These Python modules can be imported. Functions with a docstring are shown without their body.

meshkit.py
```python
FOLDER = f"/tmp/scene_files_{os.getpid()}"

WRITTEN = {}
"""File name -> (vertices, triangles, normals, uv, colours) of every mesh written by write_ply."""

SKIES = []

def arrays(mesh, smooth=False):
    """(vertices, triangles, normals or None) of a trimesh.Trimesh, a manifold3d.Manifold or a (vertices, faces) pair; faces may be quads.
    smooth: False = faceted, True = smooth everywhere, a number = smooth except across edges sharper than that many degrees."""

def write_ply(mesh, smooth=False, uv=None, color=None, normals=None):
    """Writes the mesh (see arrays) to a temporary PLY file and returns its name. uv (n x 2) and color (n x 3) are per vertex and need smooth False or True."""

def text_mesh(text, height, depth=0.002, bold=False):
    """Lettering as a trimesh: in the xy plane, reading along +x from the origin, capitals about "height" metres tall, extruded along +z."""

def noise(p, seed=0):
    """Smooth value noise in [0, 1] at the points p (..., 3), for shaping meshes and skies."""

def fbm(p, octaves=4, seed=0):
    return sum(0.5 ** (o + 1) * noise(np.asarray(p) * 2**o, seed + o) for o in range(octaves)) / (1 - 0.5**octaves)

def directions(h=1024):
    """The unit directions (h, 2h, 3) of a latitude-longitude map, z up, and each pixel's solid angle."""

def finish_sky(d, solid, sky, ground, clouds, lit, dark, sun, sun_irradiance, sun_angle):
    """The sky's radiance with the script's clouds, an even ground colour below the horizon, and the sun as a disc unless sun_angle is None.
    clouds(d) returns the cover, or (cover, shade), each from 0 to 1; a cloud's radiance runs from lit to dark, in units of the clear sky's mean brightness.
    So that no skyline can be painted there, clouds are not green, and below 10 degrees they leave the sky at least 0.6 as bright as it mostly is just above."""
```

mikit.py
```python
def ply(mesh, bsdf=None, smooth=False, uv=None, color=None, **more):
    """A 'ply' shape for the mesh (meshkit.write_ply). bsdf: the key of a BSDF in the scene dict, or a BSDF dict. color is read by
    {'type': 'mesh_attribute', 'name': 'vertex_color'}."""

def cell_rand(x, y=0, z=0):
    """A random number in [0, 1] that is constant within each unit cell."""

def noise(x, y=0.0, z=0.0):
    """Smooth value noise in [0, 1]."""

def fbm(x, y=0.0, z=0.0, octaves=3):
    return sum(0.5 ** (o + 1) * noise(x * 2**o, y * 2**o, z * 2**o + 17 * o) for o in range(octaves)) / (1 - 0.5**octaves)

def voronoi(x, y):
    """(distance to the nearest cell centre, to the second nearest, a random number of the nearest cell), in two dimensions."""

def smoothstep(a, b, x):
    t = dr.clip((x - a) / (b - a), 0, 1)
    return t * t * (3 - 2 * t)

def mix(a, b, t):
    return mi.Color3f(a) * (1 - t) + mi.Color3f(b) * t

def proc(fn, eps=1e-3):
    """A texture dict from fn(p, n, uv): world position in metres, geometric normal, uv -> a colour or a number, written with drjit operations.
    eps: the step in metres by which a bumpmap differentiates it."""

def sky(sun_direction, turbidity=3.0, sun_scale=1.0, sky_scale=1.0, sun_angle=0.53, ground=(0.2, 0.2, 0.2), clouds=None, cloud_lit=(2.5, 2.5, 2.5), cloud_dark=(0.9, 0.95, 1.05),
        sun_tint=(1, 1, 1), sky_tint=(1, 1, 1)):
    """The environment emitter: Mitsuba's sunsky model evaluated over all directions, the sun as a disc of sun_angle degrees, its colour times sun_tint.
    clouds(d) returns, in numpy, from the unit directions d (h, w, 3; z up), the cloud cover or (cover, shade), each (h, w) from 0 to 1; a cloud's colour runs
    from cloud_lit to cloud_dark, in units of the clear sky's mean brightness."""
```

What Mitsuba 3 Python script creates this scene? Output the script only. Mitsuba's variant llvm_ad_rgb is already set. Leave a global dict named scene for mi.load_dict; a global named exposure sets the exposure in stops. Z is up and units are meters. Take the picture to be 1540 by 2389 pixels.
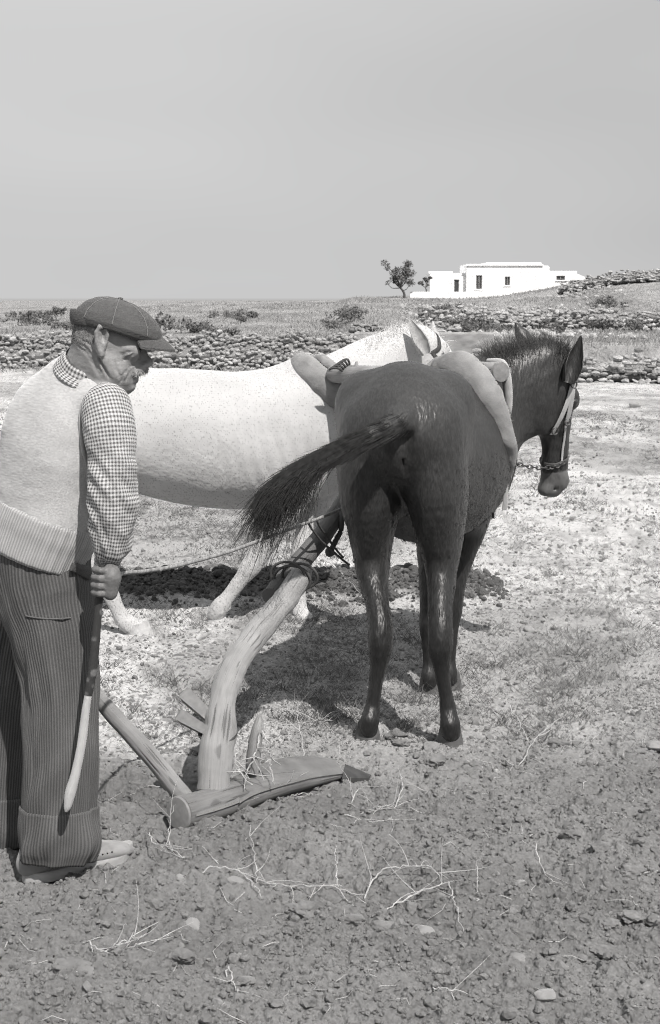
import math
import numpy as np
import drjit as dr
import trimesh
import manifold3d as m3
import mitsuba as mi
import mikit
import meshkit
from scipy import sparse
from scipy.interpolate import PchipInterpolator, CubicSpline

# ------------------------------------------------------------------ camera, sky, exposure
T = mi.ScalarTransform4f
FOCAL, CAMZ = 3600.0, 1.6            # focal length in units of 1/1540 of the frame width; eye height in metres
PITCH = math.atan((1194.5 - 700.0) / FOCAL)
scene, labels = {}, {}
scene['camera'] = {'type': 'thinlens', 'aperture_radius': 0.0016, 'focus_distance': 5.3, 'fov_axis': 'x', 'fov': 2 * math.degrees(math.atan(770.0 / FOCAL)),
                   'near_clip': 0.05, 'far_clip': 9000.0,
                   'to_world': T().look_at(origin=[0, 0, CAMZ], target=[0, math.cos(PITCH), CAMZ - math.sin(PITCH)], up=[0, 0, 1])}
SUN = np.array([0.40, -0.88, 0.0]); SUN = SUN / np.linalg.norm(SUN) * math.cos(math.radians(50)) + np.array([0, 0, math.sin(math.radians(50))])


def hazy_sky(d):                      # even, pale, thin overcast veil; a little lighter overhead
    el = np.arcsin(np.clip(d[..., 2], 0, 1))
    n = meshkit.fbm(d * np.array([2.0, 2.0, 5.0]) + 7.3, 4, 3)
    shade = 0.72 - 0.42 * np.clip(el / 0.45, 0, 1) + 0.9 * (n - 0.5)
    return np.ones_like(el), np.clip(shade, 0, 1)


scene['sky'] = mikit.sky(SUN.tolist(), turbidity=3.0, sun_scale=1.0, sky_scale=1.0, clouds=hazy_sky,
                         cloud_lit=(1.95, 1.95, 1.95), cloud_dark=(1.22, 1.22, 1.22), sun_tint=(0.83, 0.97, 1.25))
exposure = 2.1

# ------------------------------------------------------------------ helpers
rng = np.random.default_rng(11)


def nrm(v):
    v = np.asarray(v, float)
    return v / (np.linalg.norm(v, axis=-1, keepdims=True) + 1e-12)


def at(u, v, Y):
    """The world point at forward distance Y (metres) that lies in the direction (u, v); used to take real places off the photograph."""
    r, up, c, s = (u - 770.0) / FOCAL, (1194.5 - v) / FOCAL, math.cos(PITCH), math.sin(PITCH)
    t = Y / (c + up * s)
    return np.array([r * t, Y, CAMZ + (-s + up * c) * t])


def flat(u, v, z=0.0):
    r, up, c, s = (u - 770.0) / FOCAL, (1194.5 - v) / FOCAL, math.cos(PITCH), math.sin(PITCH)
    t = (z - CAMZ) / (-s + up * c)
    return np.array([r * t, (c + up * s) * t, z])


def numbered(name, table=None):
    table = scene if table is None else table
    used = [k for k in list(scene) + list(labels) if k == name or k.startswith(name + '__')]
    if not used:
        return name
    i = 1
    while f'{name}_{i:03d}' in scene or f'{name}_{i:03d}' in labels:
        i += 1
    return f'{name}_{i:03d}'


COUNT = {}


def fresh(name):
    n = COUNT.get(name, 0)
    COUNT[name] = n + 1
    return name if n == 0 else f'{name}_{n:03d}'


def thing(name, label, cat, group=None):
    key = fresh(name)
    labels[key] = {'label': label, 'category': cat}
    if group:
        labels[key]['group'] = group
    return key


def put(key, mesh, mat, smooth=False, uv=None, label=None, kind=None):
    scene[key] = mikit.ply(mesh, 'mat_' + mat, smooth=smooth, uv=uv)
    if label or kind:
        d = labels.setdefault(key, {})
        if label:
            d['label'] = label
        if kind:
            d['kind'] = kind
    return key


def part(parent, name, mesh, mat, smooth=False, uv=None, label=None, kind=None):
    return put(fresh(f'{parent}__{name}'), mesh, mat, smooth, uv, label, kind)


def cat(meshes):
    """Joins (v, f) pairs."""
    vs, fs, n = [], [], 0
    for v, f in meshes:
        vs.append(v); fs.append(np.asarray(f) + n); n += len(v)
    return np.vstack(vs), np.vstack(fs)


def quads(q):
    q = np.asarray(q)
    return np.vstack([q[:, [0, 1, 2]], q[:, [0, 2, 3]]])


def vf(t):
    return np.array(t.vertices), np.array(t.faces)


def spline(P, n):
    """Smooth curve through the rows of P at n points (monotone per column, so radii never overshoot)."""
    P = np.asarray(P, float)
    if len(P) == 2:
        t = np.linspace(0, 1, n)[:, None]
        return P[0] * (1 - t) + P[1] * t
    w = np.concatenate([[0], np.cumsum(np.linalg.norm(np.diff(P[:, :3], axis=0), axis=1) + 1e-6)])
    return PchipInterpolator(w, P)(np.linspace(0, w[-1], n))


def frames(C, side):
    C = np.asarray(C, float)
    t = nrm(np.gradient(C, axis=0))
    s = np.broadcast_to(np.asarray(side, float), C.shape)
    s = nrm(s - (s * t).sum(1, keepdims=True) * t)
    return t, s, np.cross(t, s)


def tube(C, ra, rb=None, side=(0.31, 0.2, 0.93), sides=12, caps=True, disp=None):
    """Swept ellipse. C (n,3); ra along side, rb across. Returns (v, f, uv) with a doubled seam; v = metres along, u = 0..1 around."""
    C = np.asarray(C, float); n = len(C)
    ra = np.broadcast_to(ra, (n,)); rb = ra if rb is None else np.broadcast_to(rb, (n,))
    t, s, o = frames(C, side)
    a = np.linspace(0, 2 * np.pi, sides + 1)
    off = np.cos(a)[None, :, None] * s[:, None] * ra[:, None, None] + np.sin(a)[None, :, None] * o[:, None] * rb[:, None, None]
    V = C[:, None] + off
    L = np.concatenate([[0], np.cumsum(np.linalg.norm(np.diff(C, axis=0), axis=1))])
    uv = np.stack(np.broadcast_arrays((a / (2 * np.pi))[None, :], L[:, None]), -1)
    if disp is not None:
        V = V + nrm(off) * disp(V, uv)[..., None]
    V[:, -1] = V[:, 0]
    i, j = np.meshgrid(np.arange(n - 1), np.arange(sides), indexing='ij')
    w = sides + 1
    q = np.stack([i * w + j, i * w + j + 1, (i + 1) * w + j + 1, (i + 1) * w + j], -1).reshape(-1, 4)
    v, f, uv = V.reshape(-1, 3), quads(q), uv.reshape(-1, 2)
    if caps:
        m = len(v)
        v = np.vstack([v, V[0, :-1], V[0, :-1].mean(0)[None], V[-1, :-1], V[-1, :-1].mean(0)[None]])
        uv = np.vstack([uv, np.zeros((sides + 1, 2)), np.zeros((sides + 1, 2))])
        k = np.arange(sides); k2 = (k + 1) % sides
        f = np.vstack([f, np.stack([k2 + m, k + m, k * 0 + m + sides], 1), np.stack([k + m + sides + 1, k2 + m + sides + 1, k * 0 + m + 2 * sides + 1], 1)])
    return v, f, uv


def strands(P, r, sides=3):
    """Many thin tapering hairs or blades at once: P (N, K, 3), r (K,) or (N, K)."""
    P = np.asarray(P, float); N, K, _ = P.shape
    r = np.broadcast_to(r, (N, K))
    t = nrm(np.gradient(P, axis=1))
    ref = np.where(np.abs(t[..., 2:]) < 0.9, [0, 0, 1.0], [1.0, 0, 0])
    a = nrm(np.cross(t, ref)); b = np.cross(t, a)
    g = np.arange(sides) * 2 * np.pi / sides
    V = P[:, :, None] + r[:, :, None, None] * (np.cos(g)[:, None] * a[:, :, None] + np.sin(g)[:, None] * b[:, :, None])
    n, i, j = np.meshgrid(np.arange(N), np.arange(K - 1), np.arange(sides), indexing='ij')
    base = n * K * sides
    q = np.stack([base + i * sides + j, base + i * sides + (j + 1) % sides, base + (i + 1) * sides + (j + 1) % sides, base + (i + 1) * sides + j], -1).reshape(-1, 4)
    return V.reshape(-1, 3), quads(q)


class Field:
    """A distance grid that solids are blended into, and its surface as one continuous mesh."""

    def __init__(self, lo, hi, h):
        self.lo, self.h = np.asarray(lo, float), h
        self.n = np.ceil((np.asarray(hi) - self.lo) / h).astype(int) + 1
        self.F = np.full(self.n, 1.0, np.float32)
        self.ax = [(self.lo[k] + h * np.arange(self.n[k])).astype(np.float32) for k in range(3)]

    def block(self, lo, hi):
        a = np.clip(np.floor((np.asarray(lo) - self.lo) / self.h).astype(int), 0, self.n)
        b = np.clip(np.ceil((np.asarray(hi) - self.lo) / self.h).astype(int) + 1, 0, self.n)
        sl = tuple(slice(x, max(x, y)) for x, y in zip(a, b))
        return sl, np.meshgrid(*[self.ax[k][sl[k]] for k in range(3)], indexing='ij', sparse=True)

    def blend(self, sl, d, k, cut=False):
        f = self.F[sl]
        if cut:
            h = np.clip(0.5 - 0.5 * (f + d) / max(k, 1e-5), 0, 1)
            self.F[sl] = f * (1 - h) - d * h + k * h * (1 - h)
        else:
            h = np.clip(0.5 + 0.5 * (f - d) / max(k, 1e-5), 0, 1)
            self.F[sl] = f * (1 - h) + d * h - k * h * (1 - h)

    def cone(self, p0, p1, r0, r1, k=0.02, cut=False):
        p0, p1 = np.asarray(p0, float), np.asarray(p1, float)
        m = max(r0, r1) + k + 3 * self.h
        sl, X = self.block(np.minimum(p0, p1) - m, np.maximum(p0, p1) + m)
        ab = p1 - p0; L2 = ab @ ab + 1e-12
        t = np.clip(sum((X[i] - p0[i]) * ab[i] for i in range(3)) / L2, 0, 1)
        d = np.sqrt(sum((X[i] - p0[i] - t * ab[i]) ** 2 for i in range(3))) - (r0 + (r1 - r0) * t)
        self.blend(sl, d.astype(np.float32), k, cut)

    def path(self, P, r, k=0.01, cut=False):
        P = np.asarray(P, float); r = np.broadcast_to(r, (len(P),))
        for i in range(len(P) - 1):
            self.cone(P[i], P[i + 1], r[i], r[i + 1], k, cut)

    def ell(self, c, r, R=None, k=0.02, cut=False):
        """Ellipsoid with half-axes r along the rows of R."""
        c, r = np.asarray(c, float), np.asarray(r, float)
        R = np.eye(3) if R is None else np.asarray(R, float)
        m = np.sqrt(((R * r[:, None]) ** 2).sum(0)) + k + 3 * self.h
        sl, X = self.block(c - m, c + m)
        q = [sum((X[i] - c[i]) * R[a, i] for i in range(3)) for a in range(3)]
        k0 = np.sqrt(sum((q[a] / r[a]) ** 2 for a in range(3)))
        k1 = np.sqrt(sum((q[a] / r[a] ** 2) ** 2 for a in range(3))) + 1e-6
        self.blend(sl, (k0 * (k0 - 1) / k1).astype(np.float32), k, cut)

    def loft(self, P, side, k=0.03, n=None, cut=False):
        """P rows: x, y, z, half-width along side, half-width across."""
        Q = spline(P, n or 5 * len(P)); C = Q[:, :3]
        t, s, o = frames(C, side)
        m = Q[:, 3:5].max() * 1.1 + k + 5 * self.h
        SL, _ = self.block(C.min(0) - m, C.max(0) + m)
        D = np.full(self.F[SL].shape, 1.0, np.float32)
        off = np.array([x.start for x in SL])
        for i in range(len(C) - 1):
            mm = Q[i:i + 2, 3:5].max() * 1.05 + k + 3 * self.h
            sl, X = self.block(np.minimum(C[i], C[i + 1]) - mm, np.maximum(C[i], C[i + 1]) + mm)
            ab = C[i + 1] - C[i]; L2 = ab @ ab + 1e-12
            w = np.clip(sum((X[a] - C[i, a]) * ab[a] for a in range(3)) / L2, 0, 1)
            q = [X[a] - C[i, a] - w * ab[a] for a in range(3)]
            tt, ss = nrm(t[i] + t[i + 1]), s[i]
            ss = nrm(ss - (ss @ tt) * tt); oo = np.cross(tt, ss)
            ra, rb = Q[i, 3] + (Q[i + 1, 3] - Q[i, 3]) * w, Q[i, 4] + (Q[i + 1, 4] - Q[i, 4]) * w
            mn = np.minimum(ra, rb)
            d = (np.sqrt((sum(q[a] * ss[a] for a in range(3)) / ra) ** 2 + (sum(q[a] * oo[a] for a in range(3)) / rb) ** 2 + (sum(q[a] * tt[a] for a in range(3)) / mn) ** 2) - 1) * mn
            loc = tuple(slice(x.start - z, x.stop - z) for x, z in zip(sl, off))
            np.minimum(D[loc], d, out=D[loc])
        self.blend(SL, D, k, cut)

    def mesh(self, smooth=4):
        F, n = self.F, self.n
        I = F < 0
        c = [I[dx:n[0] - 1 + dx, dy:n[1] - 1 + dy, dz:n[2] - 1 + dz] for dx in (0, 1) for dy in (0, 1) for dz in (0, 1)]
        anyc, allc = c[0].copy(), c[0].copy()
        for x in c[1:]:
            anyc |= x; allc &= x
        cells = np.argwhere(anyc & ~allc)
        idx = np.full(n - 1, -1, np.int32); idx[tuple(cells.T)] = np.arange(len(cells))
        co = np.array([[x, y, z] for x in (0, 1) for y in (0, 1) for z in (0, 1)])
        val = np.stack([F[tuple((cells + o).T)] for o in co], 1)
        acc, cnt = np.zeros((len(cells), 3)), np.zeros(len(cells))
        for a in range(8):
            for b in range(a + 1, 8):
                if np.abs(co[a] - co[b]).sum() == 1:
                    on = (val[:, a] < 0) != (val[:, b] < 0)
                    w = np.where(on, val[:, a] / np.where(on, val[:, a] - val[:, b], 1), 0)
                    acc += np.where(on[:, None], co[a] + w[:, None] * (co[b] - co[a]), 0); cnt += on
        V = self.lo + self.h * (cells + acc / cnt[:, None])
        out = []
        for ax in range(3):
            a1, a2 = (ax + 1) % 3, (ax + 2) % 3
            lo = [slice(None)] * 3; hi = [slice(None)] * 3
            lo[ax], hi[ax] = slice(0, n[ax] - 1), slice(1, n[ax])
            s0, s1 = I[tuple(lo)], I[tuple(hi)]
            e = np.argwhere(s0 != s1)
            e = e[(e[:, a1] > 0) & (e[:, a2] > 0) & (e[:, a1] < n[a1] - 1) & (e[:, a2] < n[a2] - 1)]
            flip = s1[tuple(e.T)]
            d1, d2 = np.eye(3, dtype=int)[a1], np.eye(3, dtype=int)[a2]
            q = np.stack([idx[tuple((e - d1 - d2).T)], idx[tuple((e - d2).T)], idx[tuple(e.T)], idx[tuple((e - d1).T)]], 1)
            q[flip] = q[flip][:, ::-1]
            out.append(q)
        f = quads(np.vstack(out))
        if smooth:
            e = np.vstack([f[:, [0, 1]], f[:, [1, 2]], f[:, [2, 0]]]); e = np.vstack([e, e[:, ::-1]])
            A = sparse.coo_matrix((np.ones(len(e)), (e[:, 0], e[:, 1])), shape=(len(V), len(V))).tocsr(); A.data[:] = 1
            A = sparse.diags(1 / np.maximum(np.asarray(A.sum(1)).ravel(), 1)) @ A
            for _ in range(smooth):
                V = V + 0.5 * (A @ V - V)
                V = V - 0.52 * (A @ V - V)
        return trimesh.Trimesh(V, f, process=False)


def box(c, size, rot=None, bevel=0.0):
    t = trimesh.creation.box(size)
    if bevel:
        h = m3.Manifold.hull_points([list(np.array(p) * 1.0) for p in (np.array([[sx * (size[0] / 2 - bx), sy * (size[1] / 2 - by), sz * (size[2] / 2 - bz)]
             for sx in (-1, 1) for sy in (-1, 1) for sz in (-1, 1) for bx, by, bz in ((bevel, bevel, 0), (bevel, 0, bevel), (0, bevel, bevel))]))])
        mm = h.to_mesh(); t = trimesh.Trimesh(mm.vert_properties[:, :3], mm.tri_verts, process=False)
    v = np.array(t.vertices)
    if rot is not None:
        v = v @ np.asarray(rot).T
    return v + np.asarray(c, float), np.array(t.faces)


def rotz(a):
    c, s = math.cos(a), math.sin(a)
    return np.array([[c, -s, 0], [s, c, 0], [0, 0, 1.0]])


ICO0, ICO1, ICO2, ICO3 = [vf(trimesh.creation.icosphere(subdivisions=k)) for k in (0, 1, 2, 3)]


def rock(seed, ico=ICO1, rough=0.55, flat_=0.75):
    v, f = ico
    r = np.random.default_rng(seed)
    n = meshkit.fbm(v * 1.3 + r.uniform(0, 50, 3), 2, seed % 90)
    w = v * (1 - rough / 2 + rough * n)[:, None]
    for _ in range(4):                                   # a few broken faces
        d = nrm(r.normal(size=3)); lim = 0.62 + 0.2 * r.random()
        h = w @ d; w = w - np.maximum(h - lim, 0)[:, None] * d
    return w * np.array([1, 0.8 + 0.3 * r.random(), flat_]), f


def scatter(variants, pos, size, rand, tilt=0.5):
    """Copies of the variants at pos with sizes (m or m x 3), turned at random, as one mesh."""
    out = []
    which = rand.integers(0, len(variants), len(pos))
    size = np.asarray(size, float); size = size if size.ndim == 2 else np.repeat(size[:, None], 3, 1)
    for k, (v, f) in enumerate(variants):
        i = np.nonzero(which == k)[0]
        if not len(i):
            continue
        a = rand.uniform(0, 2 * np.pi, len(i)); b = rand.normal(0, tilt, len(i)); c = rand.normal(0, tilt, len(i))
        V = v[None] * size[i][:, None]
        y, z = V[..., 1] * np.cos(b)[:, None] - V[..., 2] * np.sin(b)[:, None], V[..., 1] * np.sin(b)[:, None] + V[..., 2] * np.cos(b)[:, None]
        x, z2 = V[..., 0] * np.cos(c)[:, None] + z * np.sin(c)[:, None], -V[..., 0] * np.sin(c)[:, None] + z * np.cos(c)[:, None]
        V = np.stack([x * np.cos(a)[:, None] - y * np.sin(a)[:, None], x * np.sin(a)[:, None] + y * np.cos(a)[:, None], z2], -1) + pos[i][:, None]
        out.append((V.reshape(-1, 3), (f[None] + (np.arange(len(i)) * len(v))[:, None, None]).reshape(-1, 3)))
    return cat(out)


# ------------------------------------------------------------------ materials (the photograph is black and white: every material is a grey)
def rgb(x):
    return {'type': 'rgb', 'value': [x, x, x]}


def mat(name, color, rough=0.8, spec=0.3, bump=None, bscale=1.0, eps=1e-3, two=True, **more):
    c = mikit.proc(color) if callable(color) else rgb(color)
    b = {'type': 'principled', 'base_color': c, 'roughness': rough, 'specular': spec, **more}
    if bump is not None:
        b = {'type': 'bumpmap', 'texture': mikit.proc(bump, eps), 'scale': bscale, 'bsdf': b}
    scene['mat_' + name] = {'type': 'twosided', 'bsdf': b} if two else b
    return name


N, FB, SS = mikit.noise, mikit.fbm, mikit.smoothstep


def lin(a, b, t):
    return a + (b - a) * t


HEAD = (0, 0, -1, 0, 1)     # the dark mule's head axis, set where the head is built


def mule_coat(p, n, uv):
    streak = N(p.x * 240, p.y * 110, p.z * 50) * 0.55 + N(p.x * 480, p.y * 200, p.z * 100) * 0.45
    big = FB(p.x * 5, p.y * 5, p.z * 4)
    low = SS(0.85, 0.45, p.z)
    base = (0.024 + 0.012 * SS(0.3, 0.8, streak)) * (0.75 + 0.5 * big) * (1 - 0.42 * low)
    bare = SS(0.835, 0.855, (p.x * HEAD[0] + p.y * HEAD[1] + p.z * HEAD[2] - HEAD[3]) / HEAD[4] + 0.04 * (FB(p.x * 25, p.y * 25, p.z * 25) - 0.5)) * SS(6.3, 6.4, p.y) * SS(0.6, 0.65, p.z)
    return lin(base, 0.065 + 0.06 * FB(p.x * 40, p.y * 40, p.z * 40), bare)


def mule_relief(p, n, uv):
    return N(p.x * 130, p.y * 60, p.z * 30) + 0.5 * N(p.x * 300, p.y * 120, p.z * 60)


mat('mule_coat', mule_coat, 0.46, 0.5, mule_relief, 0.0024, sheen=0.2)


def white_coat(p, n, uv):
    fleck = N(p.x * 260 + p.z * 60, p.y * 120, p.z * 110)
    f2 = N(p.x * 210 + 5 + p.z * 90, p.y * 90, p.z * 110)
    low = SS(0.95, 0.60, p.z)
    base = lin(0.54, 0.36, FB(p.x * 4, p.y * 4, p.z * 5))
    spots = SS(0.66, 0.88, fleck) * 0.60 + SS(0.60, 0.85, f2) * (0.14 + 0.5 * low)
    return base * (1 - 0.5 * dr.clip(spots, 0, 1))


def white_relief(p, n, uv):
    return N(p.x * 90, p.y * 60, p.z * 45) + 0.6 * N(p.x * 210 + p.z * 60, p.y * 120, p.z * 90)


mat('white_coat', white_coat, 0.75, 0.2, white_relief, 0.0024)
mat('mule_fur', lambda p, n, uv: 0.016 + 0.022 * N(p.x * 60, p.y * 60, p.z * 60), 0.75, 0.15)
mat('dark_hair', lambda p, n, uv: 0.018 + 0.03 * N(p.x * 90, p.y * 90, p.z * 90), 0.45, 0.4)
mat('mane_brown', lambda p, n, uv: 0.035 + 0.05 * N(p.x * 70, p.y * 70, p.z * 40), 0.55, 0.3)
mat('ear_shaded', lambda p, n, uv: 0.26 + 0.22 * FB(p.x * 30, p.y * 30, p.z * 30), 0.8, 0.2)  # near ear of the white horse: its shade painted in as a darker grey
mat('pale_hair', 0.58, 0.7, 0.2)
mat('hoof', lambda p, n, uv: 0.05 + 0.09 * FB(p.x * 40, p.y * 40, p.z * 60), 0.7, 0.2)
mat('pale_hoof', lambda p, n, uv: 0.30 + 0.25 * FB(p.x * 40, p.y * 40, p.z * 60), 0.8, 0.2)
mat('muzzle', lambda p, n, uv: 0.10 + 0.08 * FB(p.x * 30, p.y * 30, p.z * 30), 0.7, 0.25)


def wood(light):
    def c(p, n, uv):
        a, b = dr.cos(uv.x * 2 * math.pi), dr.sin(uv.x * 2 * math.pi)
        g = N(a * 13, b * 13, uv.y * 7.0) * 0.4 + N(a * 34, b * 34, uv.y * 22) * 0.6
        crack = SS(0.80, 0.86, N(a * 15 + 3 + 0.4 * N(uv.y * 9), b * 15, uv.y * 5.0))
        knot = SS(0.90, 0.95, N(a * 3.1 + 7, b * 3.1, uv.y * 9.0))
        return light * (0.80 + 0.36 * g) * (1 - 0.42 * crack) * (1 - 0.4 * knot) * (0.66 + 0.68 * FB(p.x * 11, p.y * 11, p.z * 11, 4))
    return c


def wood_relief(p, n, uv):
    a, b = dr.cos(uv.x * 2 * math.pi), dr.sin(uv.x * 2 * math.pi)
    return N(a * 30, b * 30, uv.y * 14.0) * 0.5 - 0.9 * SS(0.80, 0.86, N(a * 15 + 3 + 0.4 * N(uv.y * 9), b * 15, uv.y * 5.0))


mat('wood_pale', wood(0.25), 0.75, 0.25, wood_relief, 0.003, 2e-3)
mat('wood_grey', wood(0.16), 0.8, 0.2, wood_relief, 0.003, 2e-3)
mat('wood_dark', wood(0.10), 0.7, 0.3, wood_relief, 0.002, 2e-3)
mat('wood_end', lambda p, n, uv: 0.15 + 0.10 * FB(p.x * 60, p.y * 60, p.z * 60), 0.85, 0.15)
mat('peeled', lambda p, n, uv: 0.38 * (0.8 + 0.4 * FB(p.x * 30, p.y * 30, p.z * 14)), 0.7, 0.25)
mat('bark', lambda p, n, uv: 0.035 + 0.10 * SS(0.55, 0.8, N(p.x * 40, p.y * 40, p.z * 55)), 0.6, 0.35)
mat('iron', lambda p, n, uv: 0.05 + 0.06 * FB(p.x * 35, p.y * 35, p.z * 35), 0.45, 0.5, metallic=0.4)
mat('iron_dusty', lambda p, n, uv: 0.09 + 0.10 * FB(p.x * 25, p.y * 25, p.z * 25), 0.8, 0.2)
mat('rope', lambda p, n, uv: 0.16 + 0.16 * N(uv.x * 6 + uv.y * 160, uv.y * 40, 0), 0.9, 0.1)
mat('rope_dark', 0.075, 0.8, 0.2)
mat('canvas', lambda p, n, uv: (0.15 + 0.16 * FB(p.x * 16, p.y * 16, p.z * 16, 4)) * (0.9 + 0.2 * N(p.x * 260, p.y * 260, p.z * 260)), 0.9, 0.1,
    lambda p, n, uv: FB(p.x * 30, p.y * 30, p.z * 30, 4) + 0.3 * N(p.x * 180, p.y * 180, p.z * 180), 0.005)
mat('leather_dark', 0.06, 0.6, 0.35)
mat('leather_pale', lambda p, n, uv: 0.30 + 0.14 * FB(p.x * 40, p.y * 40, p.z * 40), 0.7, 0.25)
mat('skin', lambda p, n, uv: (0.165 + 0.10 * FB(p.x * 45, p.y * 45, p.z * 45) + 0.04 * N(p.x * 300, p.y * 300, p.z * 300)) * lin(1.0, 0.55, SS(1.0, 0.9, p.z)), 0.55, 0.35,  # hands darker below the cuffs: soil dirt plus their shade put into the colour
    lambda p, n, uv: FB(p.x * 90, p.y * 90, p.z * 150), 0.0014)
mat('grey_hair', lambda p, n, uv: 0.11 + 0.20 * N(p.x * 200, p.y * 200, p.z * 60), 0.6, 0.3)
mat('moustache', lambda p, n, uv: 0.20 + 0.25 * N(p.x * 260, p.y * 260, p.z * 120), 0.6, 0.3)
mat('eye', 0.03, 0.1, 0.6)
mat('tweed', lambda p, n, uv: 0.050 + 0.05 * N(p.x * 420, p.y * 420, p.z * 420) + 0.02 * FB(p.x * 30, p.y * 30, p.z * 30), 0.95, 0.1,
    lambda p, n, uv: N(p.x * 330, p.y * 330, p.z * 330), 0.0012, sheen=0.4)
mat('stitch', 0.20, 0.9, 0.1)
mat('vest_knit', lambda p, n, uv: 0.47 * (0.80 + 0.28 * FB(p.x * 9, p.y * 9, p.z * 9)) * (0.82 + 0.3 * N((p.x + p.y * 0.6) * 230, p.y * 40, p.z * 300)), 0.95, 0.1,
    lambda p, n, uv: N((p.x + p.y * 0.6) * 210, p.y * 40, p.z * 260) + 0.3 * FB(p.x * 14, p.y * 14, p.z * 22), 0.0008, sheen=0.3)


def rib(p, n, uv):
    return 0.5 + 0.5 * dr.cos(uv.x * (2 * math.pi * 128))


mat('vest_rib', lambda p, n, uv: 0.40 * (0.72 + 0.35 * rib(p, n, uv)) * (0.85 + 0.3 * FB(p.x * 12, p.y * 12, p.z * 12)), 0.95, 0.1, rib, 0.0015, sheen=0.3)


def check(nu, nv):
    def c(p, n, uv):
        wob = 0.0015 * (N(p.x * 30, p.y * 30, p.z * 30) - 0.5)
        a = SS(-0.35, 0.35, dr.sin((uv.x + wob) * nu * 2 * math.pi))
        b = SS(-0.35, 0.35, dr.sin((uv.y + wob) * nv * 2 * math.pi))
        return lin(0.50, 0.085, 0.5 * (a + b)) * (0.85 + 0.3 * FB(p.x * 20, p.y * 20, p.z * 20))
    return c


mat('gingham', check(46, 108), 0.9, 0.1, lambda p, n, uv: FB(p.x * 26, p.y * 26, p.z * 22), 0.010)


def cord(p, n, uv):
    return SS(0.15, 0.75, 0.5 + 0.5 * dr.cos(uv.x * 2 * math.pi * 86))


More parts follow.
